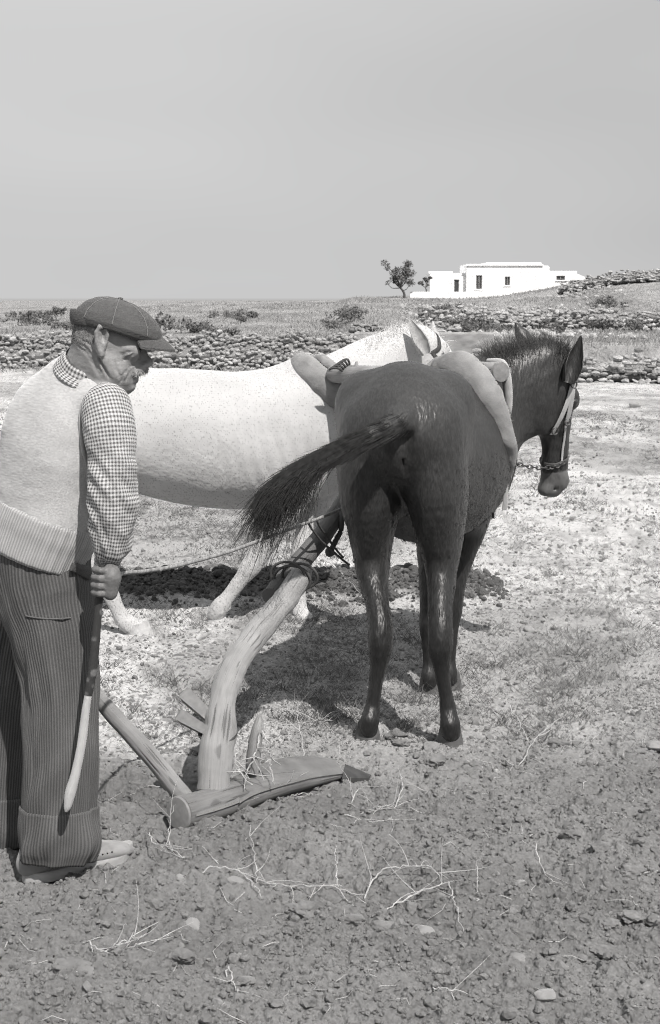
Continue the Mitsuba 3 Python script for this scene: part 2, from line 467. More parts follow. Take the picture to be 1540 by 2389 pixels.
mat('corduroy', lambda p, n, uv: (0.072 + 0.040 * cord(p, n, uv)) * (0.70 + 0.60 * FB(p.x * 10, p.y * 10, p.z * 7)), 0.9, 0.12, cord, 0.0016, sheen=0.4)
mat('seam', 0.11, 0.9, 0.1)
mat('shoe_canvas', lambda p, n, uv: 0.17 + 0.14 * FB(p.x * 40, p.y * 40, p.z * 40), 0.9, 0.1)
mat('rubber', lambda p, n, uv: 0.24 + 0.16 * FB(p.x * 30, p.y * 30, p.z * 60), 0.8, 0.2)
mat('black', 0.015, 0.8, 0.2)


# ------------------------------------------------------------------ terrain
def sstep(a, b, x):
    t = np.clip((x - a) / (b - a), 0, 1)
    return t * t * (3 - 2 * t)


def p3(x, y, s, o=0.0):
    return np.stack([x * s + o, y * s + 1.7 * o, np.full_like(x, 0.37 + o)], -1)


def tilled_edge(x):
    return 5.35 + 0.10 * x


def tilled(x, y):
    return 1 - sstep(-0.55, 0.55, y - tilled_edge(x) + 0.9 * (meshkit.fbm(p3(x, y, 1.6, 4.0), 3) - 0.5))


def furrow(x, y):
    w = (y - (8.55 + 0.02 * x + 0.2 * (meshkit.fbm(p3(x, y, 1.1, 9.0), 2) - 0.5))) / 0.36
    return np.exp(-w * w) * sstep(-3.5, -2.2, x) * (1 - sstep(0.7, 1.0, x))


def groove(x, y):
    """The fresh furrow behind the share."""
    a, b = np.array([-0.42, 4.72]), np.array([-0.80, 4.98])
    t = np.clip(((x - a[0]) * (b - a)[0] + (y - a[1]) * (b - a)[1]) / ((b - a) @ (b - a)), 0, 1)
    d = np.hypot(x - a[0] - t * (b - a)[0], y - a[1] - t * (b - a)[1])
    return np.exp(-(d / 0.075) ** 2)


def large(x, y):
    """Lie of the land without the small relief."""
    r = x / np.maximum(y, 1.0)
    z = 1.45 * sstep(60, 170, y) * sstep(-0.35, 0.0, r) * (1 - sstep(260, 500, y)) - 0.3 * sstep(120, 400, y) * (1 - sstep(-0.35, 0.0, r))
    z = z + 0.50 * sstep(36.75, 37.3, y) * sstep(0.0, 0.018, r)
    hill = sstep(0.085, 0.215, r)
    z = z + hill * (2.4 * sstep(60, 120, y)) * (1 - sstep(170, 400, y))
    dip = np.exp(-(((x - 0.5) / 0.5) ** 2 + ((y - 6.45) / 0.5) ** 2))
    return z - 0.06 * dip


def ground_z(x, y):
    x, y = np.asarray(x, float), np.asarray(y, float)
    z = large(x, y)
    near = 1 - sstep(20, 45, y)
    t = tilled(x, y)
    fu = furrow(x, y)
    c1 = meshkit.fbm(p3(x, y, 5.0), 3, 2) - 0.5
    c2 = meshkit.fbm(p3(x, y, 16.0, 2.0), 3, 5) - 0.5
    c3 = meshkit.noise(p3(x, y, 55.0, 3.0), 8) - 0.5 + 0.7 * (meshkit.noise(p3(x, y, 120.0, 5.0), 4) - 0.5)
    ridge = np.abs(meshkit.noise(p3(x, y, 11.0, 6.0), 3) - 0.5)
    small = t * (0.10 * c1 + 0.085 * c2 + 0.026 * c3 + 0.06 * ridge) + (1 - t) * (0.035 * c1 + 0.026 * c2 + 0.014 * c3)
    small = small + fu * (0.07 + 0.10 * c2 + 0.02 * c3)
    far = (meshkit.fbm(p3(x, y, 0.35, 1.0), 3, 6) - 0.5) * np.clip(y / 90, 0, 1) * 0.5
    return z + near * small + far - 0.075 * groove(x, y)


def build_ground():
    az = np.concatenate([np.linspace(-np.pi, -0.9, 26)[:-1], np.linspace(-0.9, -0.25, 40)[:-1], np.linspace(-0.25, 0.25, 340), np.linspace(0.25, 0.9, 40)[1:], np.linspace(0.9, np.pi, 26)[1:]])
    d = np.concatenate([[0.05, 0.3, 0.7, 1.2, 1.8], np.geomspace(2.5, 9.5, 480), np.geomspace(9.55, 60, 170)[1:], np.geomspace(61, 5000, 70)])
    A, D = np.meshgrid(az, d, indexing='ij')
    X, Y = D * np.sin(A), D * np.cos(A)
    Z = ground_z(X, Y)
    V = np.stack([X, Y, Z], -1)
    n, m = X.shape
    i, j = np.meshgrid(np.arange(n - 1), np.arange(m - 1), indexing='ij')
    q = np.stack([i * m + j, (i + 1) * m + j, (i + 1) * m + j + 1, i * m + j + 1], -1).reshape(-1, 4)
    return V.reshape(-1, 3), quads(q)


def soil(p, n, uv):
    x, y = p.x, p.y
    t = SS(0.50, -0.55, y - (5.40 + 0.10 * x) + 0.8 * (FB(x * 1.6, y * 1.6) - 0.5))
    grain = N(x * 240, y * 240, p.z * 240) * 0.5 + N(x * 95, y * 95, p.z * 95) * 0.5
    patch = FB(x * 0.9 + 3, y * 0.45, 0, 4)
    straw = SS(0.50, 0.72, FB(x * 9, y * 3.2, 2.0, 4))
    weeds = SS(0.44, 0.74, FB(x * 2.4 + 9, y * 1.3, 5.0, 4)) * SS(0.50, 0.74, N(x * 90, y * 60, 1.0) * 0.6 + N(x * 34, y * 24, 3.0) * 0.4)
    dusty = lin(0.275, 0.43, SS(0.36, 0.62, patch)) * (0.72 + 0.55 * grain)
    dusty = dusty * (1 - 0.55 * weeds * SS(34, 26, y)) * (1 - 0.25 * straw)
    band = SS(0.44, 0.66, FB(x * 1.1 + 4, y * 1.6, 7.0, 4)) * SS(0.40, 0.70, N(x * 22, y * 14, 4.0) * 0.5 + N(x * 60, y * 40, 2.0) * 0.5)
    dusty = dusty * (1 - 0.45 * band * SS(6, 9, y))
    dark = lin(0.108, 0.195, FB(x * 3.2, y * 3.2, 1.0)) * (0.72 + 0.55 * grain)
    w = (y - (8.55 + 0.02 * x)) / 0.42
    fu = dr.exp(-w * w) * SS(-3.5, -2.2, x) * SS(1.05, 0.7, x)
    fu = SS(0.25, 0.7, fu + 0.35 * (FB(x * 6, y * 6) - 0.5))
    c = lin(dusty, dark, t)
    c = lin(c, 0.11 * (0.7 + 0.6 * grain), fu)
    grass = 0.125 + 0.15 * FB(x * 0.5, y * 0.12, 0, 4) + 0.12 * (N(x * 7, y * 2.0) - 0.5)
    return dr.clip(lin(c, grass, SS(33, 44, y)), 0.02, 0.9)


def soil_relief(p, n, uv):
    return 1.3 * N(p.x * 38, p.y * 38, p.z * 38) + N(p.x * 80, p.y * 80, p.z * 80) + 0.6 * N(p.x * 170, p.y * 170, p.z * 170)


mat('soil', soil, 0.95, 0.05, soil_relief, 0.011)
mat('clod', lambda p, n, uv: 0.158 * (0.6 + 0.8 * FB(p.x * 28, p.y * 28, p.z * 28)), 0.95, 0.05, soil_relief, 0.004)
mat('clod_dark', lambda p, n, uv: 0.085 * (0.6 + 0.8 * FB(p.x * 28, p.y * 28, p.z * 28)), 0.95, 0.05, soil_relief, 0.004)
mat('pale_stone', lambda p, n, uv: 0.23 * (0.6 + 0.8 * FB(p.x * 14, p.y * 14, p.z * 14)), 0.9, 0.1, soil_relief, 0.003)
for k, g in enumerate((0.35, 0.27, 0.20)):
    mat(f'wall_stone_{k}', (lambda g: lambda p, n, uv: g * (0.55 + 0.9 * FB(p.x * 5, p.y * 5, p.z * 7)))(g), 0.9, 0.1)
mat('scrub', lambda p, n, uv: 0.11 + 0.11 * N(p.x * 2, p.y * 0.7, 0), 0.8, 0.2)
mat('far_straw', lambda p, n, uv: 0.16 + 0.13 * N(p.x * 3, p.y * 1, 0), 0.8, 0.2)
mat('dry_grass', lambda p, n, uv: 0.18 + 0.20 * N(p.x * 9, p.y * 9, 0), 0.8, 0.2)
mat('weed', lambda p, n, uv: 0.07 + 0.10 * N(p.x * 6, p.y * 6, 0), 0.8, 0.2)
mat('twig', lambda p, n, uv: 0.26 + 0.25 * N(p.x * 50, p.y * 50, p.z * 50), 0.8, 0.2)
mat('leaf_dark', lambda p, n, uv: 0.07 + 0.09 * N(p.x * 1.5, p.y * 1.5, p.z * 1.5), 0.8, 0.2)
mat('leaf_grey', lambda p, n, uv: 0.09 + 0.10 * N(p.x * 2.5, p.y * 2.5, p.z * 2.5), 0.8, 0.2)
mat('trunk', 0.08, 0.9, 0.1)
mat('whitewash', lambda p, n, uv: 0.80 * (0.88 + 0.2 * FB(p.x * 0.8, p.y * 0.8, p.z * 1.2)), 0.9, 0.1)
mat('plaster', lambda p, n, uv: 0.25 * (0.35 + 1.3 * FB(p.x * 4, p.y * 4, p.z * 8, 4)), 0.9, 0.1)
mat('shutter', 0.06, 0.7, 0.2)

put('ground', build_ground(), 'soil', smooth=True, kind='structure', label='dusty ploughed field running out to the horizon')
#@@PART2

# ------------------------------------------------------------------ dry stone walls, terraces, house, tree, bushes
def stone_wall(key, A, B, h, thick, size, seed, parts=300, lift=0.0, gap=0.0, mess=0.02):
    """Courses of odd stones between A and B; the nearest faces as single stones, the rest as one rubble part."""
    r = np.random.default_rng(seed)
    A, B = np.asarray(A, float), np.asarray(B, float)
    L = np.linalg.norm(B - A); d = (B - A) / L; nn = np.array([d[1], -d[0]])
    if nn[1] > 0:
        nn = -nn
    pos, sz = [], []
    hh = h * (0.85 + 0.3 * r.random(int(L / 0.4) + 3))
    z = 0.0
    while z < h * 1.15:
        s = 0.0
        while s < L:
            w = size * r.uniform(0.55, 1.5); e = size * r.uniform(0.45, 0.9)
            top = np.interp(s, np.linspace(0, L, len(hh)), hh)
            if z < top and r.random() > gap:
                c = A + d * (s + w / 2) + nn * (thick / 2 * (1 - 0.5 * z / h) + r.normal(0, 0.04))
                pos.append([c[0], c[1], z + e / 2 + r.normal(0, mess)]); sz.append([w * 0.62, size * r.uniform(0.5, 0.9), e * 0.66])
            s += w * 0.92
        z += size * 0.62
    # capping rubble on top and behind
    m = int(L / size * 2.2)
    s = r.uniform(0, L, m); c = A + d * s[:, None] + nn * r.uniform(-thick / 2, thick / 3, m)[:, None]
    top = np.interp(s, np.linspace(0, L, len(hh)), hh)
    pos = np.vstack([pos, np.c_[c, top * 0.98 + r.uniform(-0.05, 0.06, m)]])
    sz = np.vstack([sz, np.c_[[size * r.uniform(0.3, 0.7, m) for _ in range(2)] + [size * r.uniform(0.25, 0.5, m)]].T])
    pos[:, 2] += large(pos[:, 0], pos[:, 1]) + lift - 0.05
    var = [rock(seed * 31 + k, ICO0, 0.5, 0.9) for k in range(6)]
    big = np.argsort(-sz.prod(1) - 10 * ((pos[:, 2] - large(pos[:, 0], pos[:, 1])) > 0.1))
    a = set(big[:parts].tolist())
    for i in sorted(a):
        v, f = var[i % 6]
        q = rotz(r.uniform(-0.4, 0.4))
        part(key, 'stone', ((v * sz[i]) @ q.T + pos[i], f), f'wall_stone_{int(r.choice(3, p=[0.45, 0.35, 0.2]))}')
    rest = np.array([i for i in range(len(pos)) if i not in a], int)
    if len(rest):
        h1 = len(rest) // 2
        part(key, 'rubble', scatter(var, pos[rest[:h1]], sz[rest[:h1]], r, 0.3), 'wall_stone_0', kind='stuff')
        part(key, 'rubble', scatter(var, pos[rest[h1:]], sz[rest[h1:]], r, 0.3), 'wall_stone_1', kind='stuff')
    # the dark earth core behind the face stones
    C = [A + d * t for t in np.linspace(0, L, 12)]
    cs = np.array([[c[0], c[1], large(c[0], c[1]) + h * 0.40 + lift] for c in C])
    cs[:, 2] -= (h * 0.2 if mess > 0.04 else 0)
    v, f, _ = tube(cs, thick * 0.42, h * (0.46 if mess < 0.04 else 0.30), side=[nn[0], nn[1], 0], sides=8)
    part(key, 'core', (v, f), 'wall_stone_2', smooth=50)


k = thing('stone_wall', 'low dry stone wall across the left background behind the farmer', 'wall')
stone_wall(k, (-12.0, 36.4), (0.55, 36.0), 0.80, 0.7, 0.112, 3, mess=0.03)
k = thing('stone_wall', 'tumbled pale rubble wall at the right behind the ears of the dark mule', 'wall')
stone_wall(k, (2.6, 31.5), (9.5, 30.0), 0.48, 0.9, 0.135, 5, parts=300, gap=0.03, mess=0.045)
k = thing('stone_wall', 'ragged terrace wall of scattered stones on the slope below the white house', 'wall')
stone_wall(k, (3.6, 62.0), (15.5, 58.0), 0.7, 1.2, 0.19, 8, parts=250, gap=0.12, mess=0.10)
k = thing('stone_wall', 'upper stone terrace wall running up the hill right of the white house', 'wall')
stone_wall(k, (15.5, 105.0), (27.0, 98.0), 0.7, 1.4, 0.22, 13, parts=200, gap=0.15, mess=0.14)
k = thing('stone_wall', 'short line of pale stones on top of the bank behind the white horse', 'wall')
stone_wall(k, (0.55, 41.5), (3.4, 41.0), 0.42, 0.7, 0.17, 21, parts=60)

k = thing('plastered_wall', 'low weathered grey plastered wall behind the head of the white horse', 'wall')
zz = float(large(2.0, 37.0))
pw = box((2.2, 36.6, 0.36), (3.3, 0.35, 0.98), rotz(-0.04), 0.04)
part(k, 'face', pw, 'plaster')


def house():
    k = thing('white_house', 'flat roofed whitewashed farmhouse on the rise in the distance', 'house')
    Y0 = 150.0

    def X(u, Y=Y0): return at(u, 690, Y)[0]
    def Z(v, Y=Y0): return at(770, v, Y)[2]

    def block(u0, u1, vt, vb, Y, depth, openings=()):
        x0, x1, z0, z1 = X(u0, Y), X(u1, Y), Z(vb, Y), Z(vt, Y)
        m = m3.Manifold.cube([x1 - x0, depth, z1 - z0 + 1.2]).translate([x0, Y, z0 - 1.2])
        for (a, b, c, d) in openings:
            m = m - m3.Manifold.cube([X(b, Y) - X(a, Y), 0.30, Z(c, Y) - Z(d, Y)]).translate([X(a, Y), Y - 0.01, Z(d, Y)])
        return m

    def pane(a, b, c, d, Y, name, door=False):
        x0, x1, z0, z1 = X(a, Y), X(b, Y), Z(d, Y), Z(c, Y)
        w = part(k, name, box(((x0 + x1) / 2, Y + 0.20, (z0 + z1) / 2), (x1 - x0 - 0.02, 0.06, z1 - z0 - 0.02)), 'shutter')
        fr = [box((x, Y + 0.13, (z0 + z1) / 2), (0.07, 0.07, z1 - z0 - 0.01)) for x in (x0 + 0.045, x1 - 0.045)] + [box(((x0 + x1) / 2, Y + 0.13, z1 - 0.045), (x1 - x0 - 0.16, 0.066, 0.07))]
        if not door:
            fr.append(box(((x0 + x1) / 2, Y + 0.13, (z0 + z1) / 2), (0.06, 0.062, z1 - z0 - 0.16)))
        put(fresh(f'{w}__frame'), cat(fr), 'plaster')
        if not door:
            put(fresh(f'{w}__sill'), box(((x0 + x1) / 2, Y - 0.06, z0 - 0.05), (x1 - x0 + 0.2, 0.16, 0.09)), 'whitewash')

    w1, w2, w3, dr_ = (1110, 1125, 642, 674), (1177, 1190, 645, 665), (1297, 1318, 643, 653), (1059, 1071, 652, 681)
    part(k, 'wall', block(1088, 1265, 616, 684, Y0, 9.0, [w1, w2]), 'whitewash', label='tall middle block with two windows')
    part(k, 'wall', block(1003, 1087.7, 637, 684, Y0 + 0.6, 7.0, [dr_]), 'whitewash')
    part(k, 'wall', block(1265.3, 1345, 632, 684, Y0 + 3.0, 6.0, [w3]), 'whitewash')
    m = m3.Manifold.hull_points([[x, y, z] for (x, z) in ((X(1344, Y0 + 5), Z(638, Y0 + 5)), (X(1344, Y0 + 5), Z(700)), (X(1389, Y0 + 5), Z(656, Y0 + 5)), (X(1389, Y0 + 5), Z(700))) for y in (Y0 + 5.0, Y0 + 5.6)])
    part(k, 'wall', m, 'whitewash')
    part(k, 'parapet', block(1135, 1262, 612, 616.2, Y0 + 1.2, 7.0) - m3.Manifold.cube([40, 40, 40]).translate([X(1080), Y0 - 5, Z(616.2) - 40]), 'whitewash')
    part(k, 'parapet', box(((X(1003) + X(1060)) / 2, Y0 + 2.5, Z(635)), (X(1060) - X(1003), 0.4, 0.25)), 'whitewash')
    part(k, 'roof_edge', box(((X(1086) + X(1267)) / 2, Y0 - 0.05, Z(618.5)), (X(1267) - X(1086), 0.25, 0.10)), 'whitewash')
    part(k, 'terrace_wall', block(957, 1100, 680.5, 704, Y0 - 3.0, 0.5), 'whitewash')
    part(k, 'step', block(1100.5, 1268, 684.5, 704, Y0 - 1.2, 1.0), 'whitewash')
    part(k, 'chimney', box((X(1290), Y0 + 6, Z(628)), (0.8, 0.8, 0.9), None, 0.1), 'whitewash')
    pane(*w1, Y0, 'window'); pane(*w2, Y0, 'window'); pane(*w3, Y0 + 3.0, 'window'); pane(*dr_, Y0 + 0.6, 'door', True)


house()


def leaf_cloud(centres, radii, n, size, r, squash=0.8):
    """Small leaf faces spread through a few clumps."""
    w = np.asarray(radii) ** 2; c = r.choice(len(centres), n, p=w / w.sum())
    P = np.asarray(centres)[c] + nrm(r.normal(size=(n, 3))) * (np.asarray(radii)[c] * r.random(n) ** 0.45)[:, None] * np.array([1, 1, squash])
    a, b = nrm(r.normal(size=(n, 3))), nrm(r.normal(size=(n, 3)))
    s = size * r.uniform(0.5, 1.4, n)[:, None]
    V = np.stack([P - a * s, P + b * s * 0.45, P + a * s, P - b * s * 0.45], 1)
    i = np.arange(n)[:, None] * 4
    return V.reshape(-1, 3), np.vstack([i + [0, 1, 2], i + [0, 2, 3]])


def tree_like(key, base, h, w, clumps, leaves, size, seed, lean=0.0, trunk_name='trunk', foliage='leaf_dark'):
    r = np.random.default_rng(seed)
    base = np.asarray(base, float)
    cs, rs, limbs = [], [], []
    fork = base + np.array([lean * h * 0.4, 0, h * 0.32])
    v, f, _ = tube(spline([base - [0, 0, 0.3], base + [0.06 * h, 0, 0.15 * h], fork], 8), np.linspace(0.06, 0.035, 8) * h * 0.7, sides=7)
    limbs.append((v, f))
    for i in range(clumps):
        a = r.uniform(0, 2 * np.pi); rad = w * math.sqrt(r.random()) * 0.9
        c = base + np.array([lean * h + rad * math.cos(a), rad * math.sin(a), h * r.uniform(0.42, 0.93)])
        cs.append(c); rs.append(w * r.uniform(0.16, 0.34))
        mid = (fork + c) / 2 + r.normal(0, 0.05 * h, 3)
        v, f, _ = tube(spline([fork, mid, c], 6), np.linspace(0.025, 0.008, 6) * h * 0.6, sides=5)
        limbs.append((v, f))
    put(f'{key}__{trunk_name}', cat(limbs), 'trunk')
    put(f'{key}__crown', leaf_cloud(cs, rs, leaves, size, r), foliage)


k = thing('tree', 'small windblown tree with a thin crown standing left of the white house', 'tree')
b = at(938, 702, 146); tree_like(k, b, 3.75, 1.55, 24, 1700, 0.12, 4, -0.10)
k = thing('shrub', 'dark shrub growing against the left end of the white house', 'shrub')
b = at(992, 684, 148); tree_like(k, b, 1.7, 0.6, 8, 700, 0.12, 6, 0.0, 'stem')
BUSH = [(372, 722, 70, 0.95, 0.30, 'tall spindly bush standing on the skyline above the cap of the farmer'),
        (505, 742, 60, 0.42, 0.55, 'low dark bush in the far grass right of the tall skyline bush'),
        (690, 752, 58, 0.34, 0.50, 'low bush in the grass behind the collar of the white horse'),
        (60, 716, 95, 0.75, 0.45, 'small bush on the skyline at the far left edge'),
        (1085, 772, 48, 0.40, 0.42, 'dark bush on the bank beyond the white horse head'),
        (1290, 775, 50, 0.45, 0.55, 'bushy dark scrub on the slope above the right ear of the mule'),
        (1480, 770, 52, 0.40, 0.60, 'dark scrub at the right edge of the slope'),
        (560, 716, 90, 0.50, 0.40, 'tiny bush on the left skyline halfway to the tree')]
for q, (u, v, Y, h, w, lab) in enumerate(BUSH):
    k = thing('bush', lab, 'bush')
    b = at(u, v, Y); b[2] = float(large(b[0], b[1])) - 0.05
    tree_like(k, b, h * 1.15, w, 11, 420, 0.03 + Y * 0.0005, 40 + q, 0.0, 'stem', 'leaf_grey')

r = np.random.default_rng(88)
for q in range(16):                                     # scrub along the left skyline
    Y = r.uniform(62, 120); u = r.uniform(-40, 900) if q else 420
    b = at(u, 715, Y); b[2] = float(large(b[0], b[1])) - 0.05
    k = thing('scrub_bush', 'low ragged scrub in the pale far field left of the tree', 'bush', 'low scrub in the far left field')
    tree_like(k, b, r.uniform(.35, .85), r.uniform(.5, 1.5), 12, 520, 0.05 + Y * 0.0005, 140 + q, 0.0, 'stem', 'leaf_grey')
for q in range(14):
    Y = r.uniform(46, 95); u = r.uniform(1010, 1540); b = at(u, 735, Y); b[2] = float(large(b[0], b[1])) - 0.05
    k = thing('scrub_bush', 'dark low scrub between the stone bands on the right slope', 'bush', 'dark scrub on the right slope')
    tree_like(k, b, r.uniform(.25, .55), r.uniform(.4, 1.1), 12, 420, 0.045 + Y * 0.0004, 170 + q, 0.0, 'stem', 'leaf_grey')
# loose stones over the right hand slope
n = 900; yy = r.uniform(44, 115, n); xx = yy * r.uniform(.045, .23, n)
ok = meshkit.fbm(np.c_[xx * .25, yy * .06, xx * 0], 3, 44) > .47
P = np.c_[xx, yy, large(xx, yy) + .03][ok]
k = put('hillside_stones', scatter([rock(60 + q, ICO0, .6, .7) for q in range(6)], P, r.uniform(.06, .20, len(P)), r), 'wall_stone_0', kind='stuff', label='loose pale stones strewn over the right hillside'); labels[k]['category'] = 'stones'

# far grass: thin upright blades, thicker clumps here and there
r = np.random.default_rng(77)
n = 48000
yy = 34 * (150 / 34) ** r.random(n); xx = yy * r.uniform(-0.30, 0.30, n)
keep = meshkit.fbm(np.c_[xx * 0.25, yy * 0.07, xx * 0], 3, 4) + 0.25 * r.random(n) > 0.52
keep &= ~((yy < 44) & (xx > 0.3) & (xx < 5.0) & (yy < 38))
xx, yy = xx[keep], yy[keep]; n = len(xx)
hgt = r.uniform(0.05, 0.22, n) * (0.5 + 1.0 * meshkit.fbm(np.c_[xx * 0.4, yy * 0.1, xx * 0 + 5], 3, 9))
base = np.c_[xx, yy, ground_z(xx, yy) - 0.02]
lean = np.c_[r.normal(0, 0.35, n), r.normal(0, 0.3, n), np.ones(n)] * hgt[:, None]
P = np.stack([base, base + lean * [1.25, 1.25, 0.95]], 1)
wd = (0.004 + 0.00022 * yy)[:, None] * np.array([1.0, 0.15])
h1 = r.random(n) < 0.62
k = put('far_grass', strands(P[h1], wd[h1], 3), 'far_straw', kind='stuff', label='long dry grass over the far fields'); labels[k]['category'] = 'grass'
k = put('far_scrub', strands(P[~h1], wd[~h1], 3), 'scrub', kind='stuff', label='darker low scrub among the far grass'); labels[k]['category'] = 'scrub'

# near field: weeds, dry grass, clods
def tufts(n, ylo, yhi, dens, hmin, hmax, blades, seed, wid):
    r = np.random.default_rng(seed)
    y = ylo * (yhi / ylo) ** r.random(n * 3); x = y * r.uniform(-0.27, 0.27, n * 3)
    d = dens(x, y)
    ok = np.nonzero(r.random(n * 3) < d)[0][:n]
    x, y = x[ok], y[ok]; m = len(x)
    X = np.repeat(x, blades) + r.normal(0, 0.022, m * blades) * np.repeat(0.6 + y / 9, blades)
    Y = np.repeat(y, blades) + r.normal(0, 0.022, m * blades) * np.repeat(0.6 + y / 9, blades)
    h = r.uniform(hmin, hmax, m * blades) * np.repeat(r.uniform(0.5, 1.3, m), blades)
    b = np.c_[X, Y, ground_z(X, Y) - 0.008]
    a = r.uniform(0, 2 * np.pi, len(X)); sp = r.uniform(0.3, 1.3, len(X))
    l = np.c_[np.cos(a) * sp, np.sin(a) * sp, np.ones(len(X))] * h[:, None]
    P = np.stack([b, b + l * [1, 1, 0.85]], 1)
    w = (wid * (0.6 + 0.09 * np.repeat(y, blades)))[:, None] * np.array([1, 0.12]) * r.uniform(0.6, 1.4, (len(X), 1))
    return strands(P, w, 3)


def weed_density(x, y):
    c = meshkit.fbm(np.c_[x * 2.1, y * 1.0, x * 0 + 2.0], 3, 21)
    return np.clip((c - 0.45) * 6, 0, 1) * (1 - tilled(x, y) * 0.97) * (1 - 0.9 * np.clip(furrow(x, y), 0, 1))


def straw_density(x, y):
    c = meshkit.fbm(np.c_[x * 1.7, y * 0.9, x * 0 + 8.0], 3, 31)
    return np.clip((c - 0.40) * 4, 0.06, 1) * (1 - tilled(x, y) * 0.95) * (1 - 0.8 * np.clip(furrow(x, y), 0, 1))


k = put('weeds', tufts(5400, 5.0, 30.0, weed_density, 0.008, 0.036, 9, 91, 0.0016), 'weed', kind='stuff', label='low grey weeds dotted over the dusty field'); labels[k]['category'] = 'weeds'
k = put('weed_tufts', tufts(1100, 5.3, 22.0, weed_density, 0.025, 0.085, 15, 95, 0.0013), 'weed', kind='stuff', label='taller dark weed tufts in patches of the dusty field'); labels[k]['category'] = 'weeds'
k = put('dry_straw', tufts(3600, 4.9, 26.0, straw_density, 0.015, 0.08, 4, 92, 0.0009), 'dry_grass', kind='stuff', label='thin dry grass stalks over the dusty field'); labels[k]['category'] = 'grass'

r = np.random.default_rng(5)
n = 46000
y = 2.7 * (9.5 / 2.7) ** r.random(n); x = y * r.uniform(-0.27, 0.27, n)
pr = tilled(x, y) * 0.9 + 0.16
ok = r.random(n) < pr * np.clip(meshkit.fbm(p3(x, y, 2.2, 7.0), 3, 13) * 2.2 - 0.45, 0.05, 1)
x, y = x[ok], y[ok]
s = np.exp(r.normal(-5.45, 0.50, len(x))); s = np.clip(s, 0.0022, 0.020)
VAR0, VAR1 = [rock(200 + k, ICO0, 0.9, 0.8) for k in range(12)], [rock(300 + k, ICO1, 1.1, 0.75) for k in range(14)]
P = np.c_[x, y, ground_z(x, y) + s * 0.25]
sm = s < 0.013
k = put('soil_crumbs', cat([scatter(VAR0, P[sm], s[sm], r), scatter(VAR1, P[~sm], s[~sm], r)]), 'clod', kind='stuff', label='crumbled earth over the freshly ploughed soil'); labels[k]['category'] = 'soil'
n = 5200
x = r.uniform(-2.6, 0.98, n); y = 8.55 + 0.02 * x + r.normal(0, 0.22, n)
s = np.clip(np.exp(r.normal(-4.55, 0.5, n)), 0.004, 0.04)
P = np.c_[x, y, ground_z(x, y) + s * 0.3]
sm = s < 0.03
k = put('furrow_clods', cat([scatter(VAR0, P[sm], s[sm], r), scatter(VAR1, P[~sm], s[~sm], r)]), 'clod_dark', kind='stuff', label='dark damp clods along the turned furrow behind the animals'); labels[k]['category'] = 'soil'

r = np.random.default_rng(6)
n = 44000
y = 4.9 * (22 / 4.9) ** (r.random(n) ** 1.3); x = y * r.uniform(-0.27, 0.27, n)
ok = (tilled(x, y) < 0.6) & (r.random(n) < np.clip(meshkit.fbm(p3(x, y, 1.3, 3.0), 3, 17) * 3 - 0.9, 0.08, 1))
x, y = x[ok], y[ok]
s = np.clip(np.exp(r.normal(-5.3, 0.5, len(x))), 0.002, 0.016) * (0.55 + 0.06 * y)
P = np.c_[x, y, ground_z(x, y) + s * 0.2]
h1 = r.random(len(x)) < 0.45
k = put('field_pebbles', scatter(VAR0, P[h1], s[h1], r), 'pale_stone', kind='stuff', label='pale pebbles and crumbs over the dusty field'); labels[k]['category'] = 'pebbles'
k = put('field_crumbs', scatter(VAR0, P[~h1], s[~h1], r), 'clod', kind='stuff', label='dark earth crumbs over the dusty field'); labels[k]['category'] = 'soil'

# the larger clods and stones that can be told apart
for q in range(44):
    while True:
        y = 2.95 * (6.3 / 2.95) ** r.random(); x = y * r.uniform(-0.20, 0.22)
        if tilled(np.array(x), np.array(y)) > 0.3 and not (-0.9 < x < 0.35 and 3.9 < y < 5.2):
            break
    s = float(np.clip(np.exp(r.normal(-3.8, 0.35)), 0.014, 0.034))
    k = thing('clod', 'rough lump of turned earth lying on the ploughed ground', 'clod', 'lumps of earth on the ploughed ground')
    v, f = rock(700 + q, ICO3, 0.9, 0.75)
    v = v * (1 + 0.7 * (meshkit.fbm(v * 3.2 + q, 3, 5) - 0.5) + 0.28 * (meshkit.fbm(v * 9 + q, 3, 6) - 0.5))[:, None]
    put(k, (v @ rotz(q * 1.3).T * s * [1.25, 1, 0.8] + [x, y, float(ground_z(x, y)) + 0.2 * s], f), 'clod', smooth=40)
STONES = [(985, 2175, 0.030, 'small pale stone in the middle of the near soil'), (545, 2080, 0.026, 'pale stone left of the middle among dry roots'),
          (1530, 1755, 0.034, 'pale stone at the right edge level with the hind hooves'), (1270, 2350, 0.026, 'pale broken stone at the bottom right'),
          (1005, 1745, 0.032, 'pale stone just left of the right hind hoof of the mule'), (1215, 2058, 0.016, 'tiny white pebble right of the middle'),
          (1205, 2255, 0.025, 'pale pebble near the bottom right stone'), (450, 2165, 0.028, 'flat pale stone at the lower left'),
          (1235, 1470, 0.035, 'pale stone in the sunlit field right of the mule'), (1480, 950, 0.10, 'pale stone far off in the field at the right'),
          (420, 2070, 0.016, 'small pale pebble left of the dry roots')]
for q, (u, v, s, lab) in enumerate(STONES):
    c = flat(u, v); k = thing('stone', lab, 'stone')
    w, f = rock(900 + q, ICO2, 0.6, 0.6)
    put(k, (w @ rotz(q * 2.1).T * s + [c[0], c[1], float(ground_z(c[0], c[1])) + 0.22 * s], f), 'pale_stone', smooth=30)

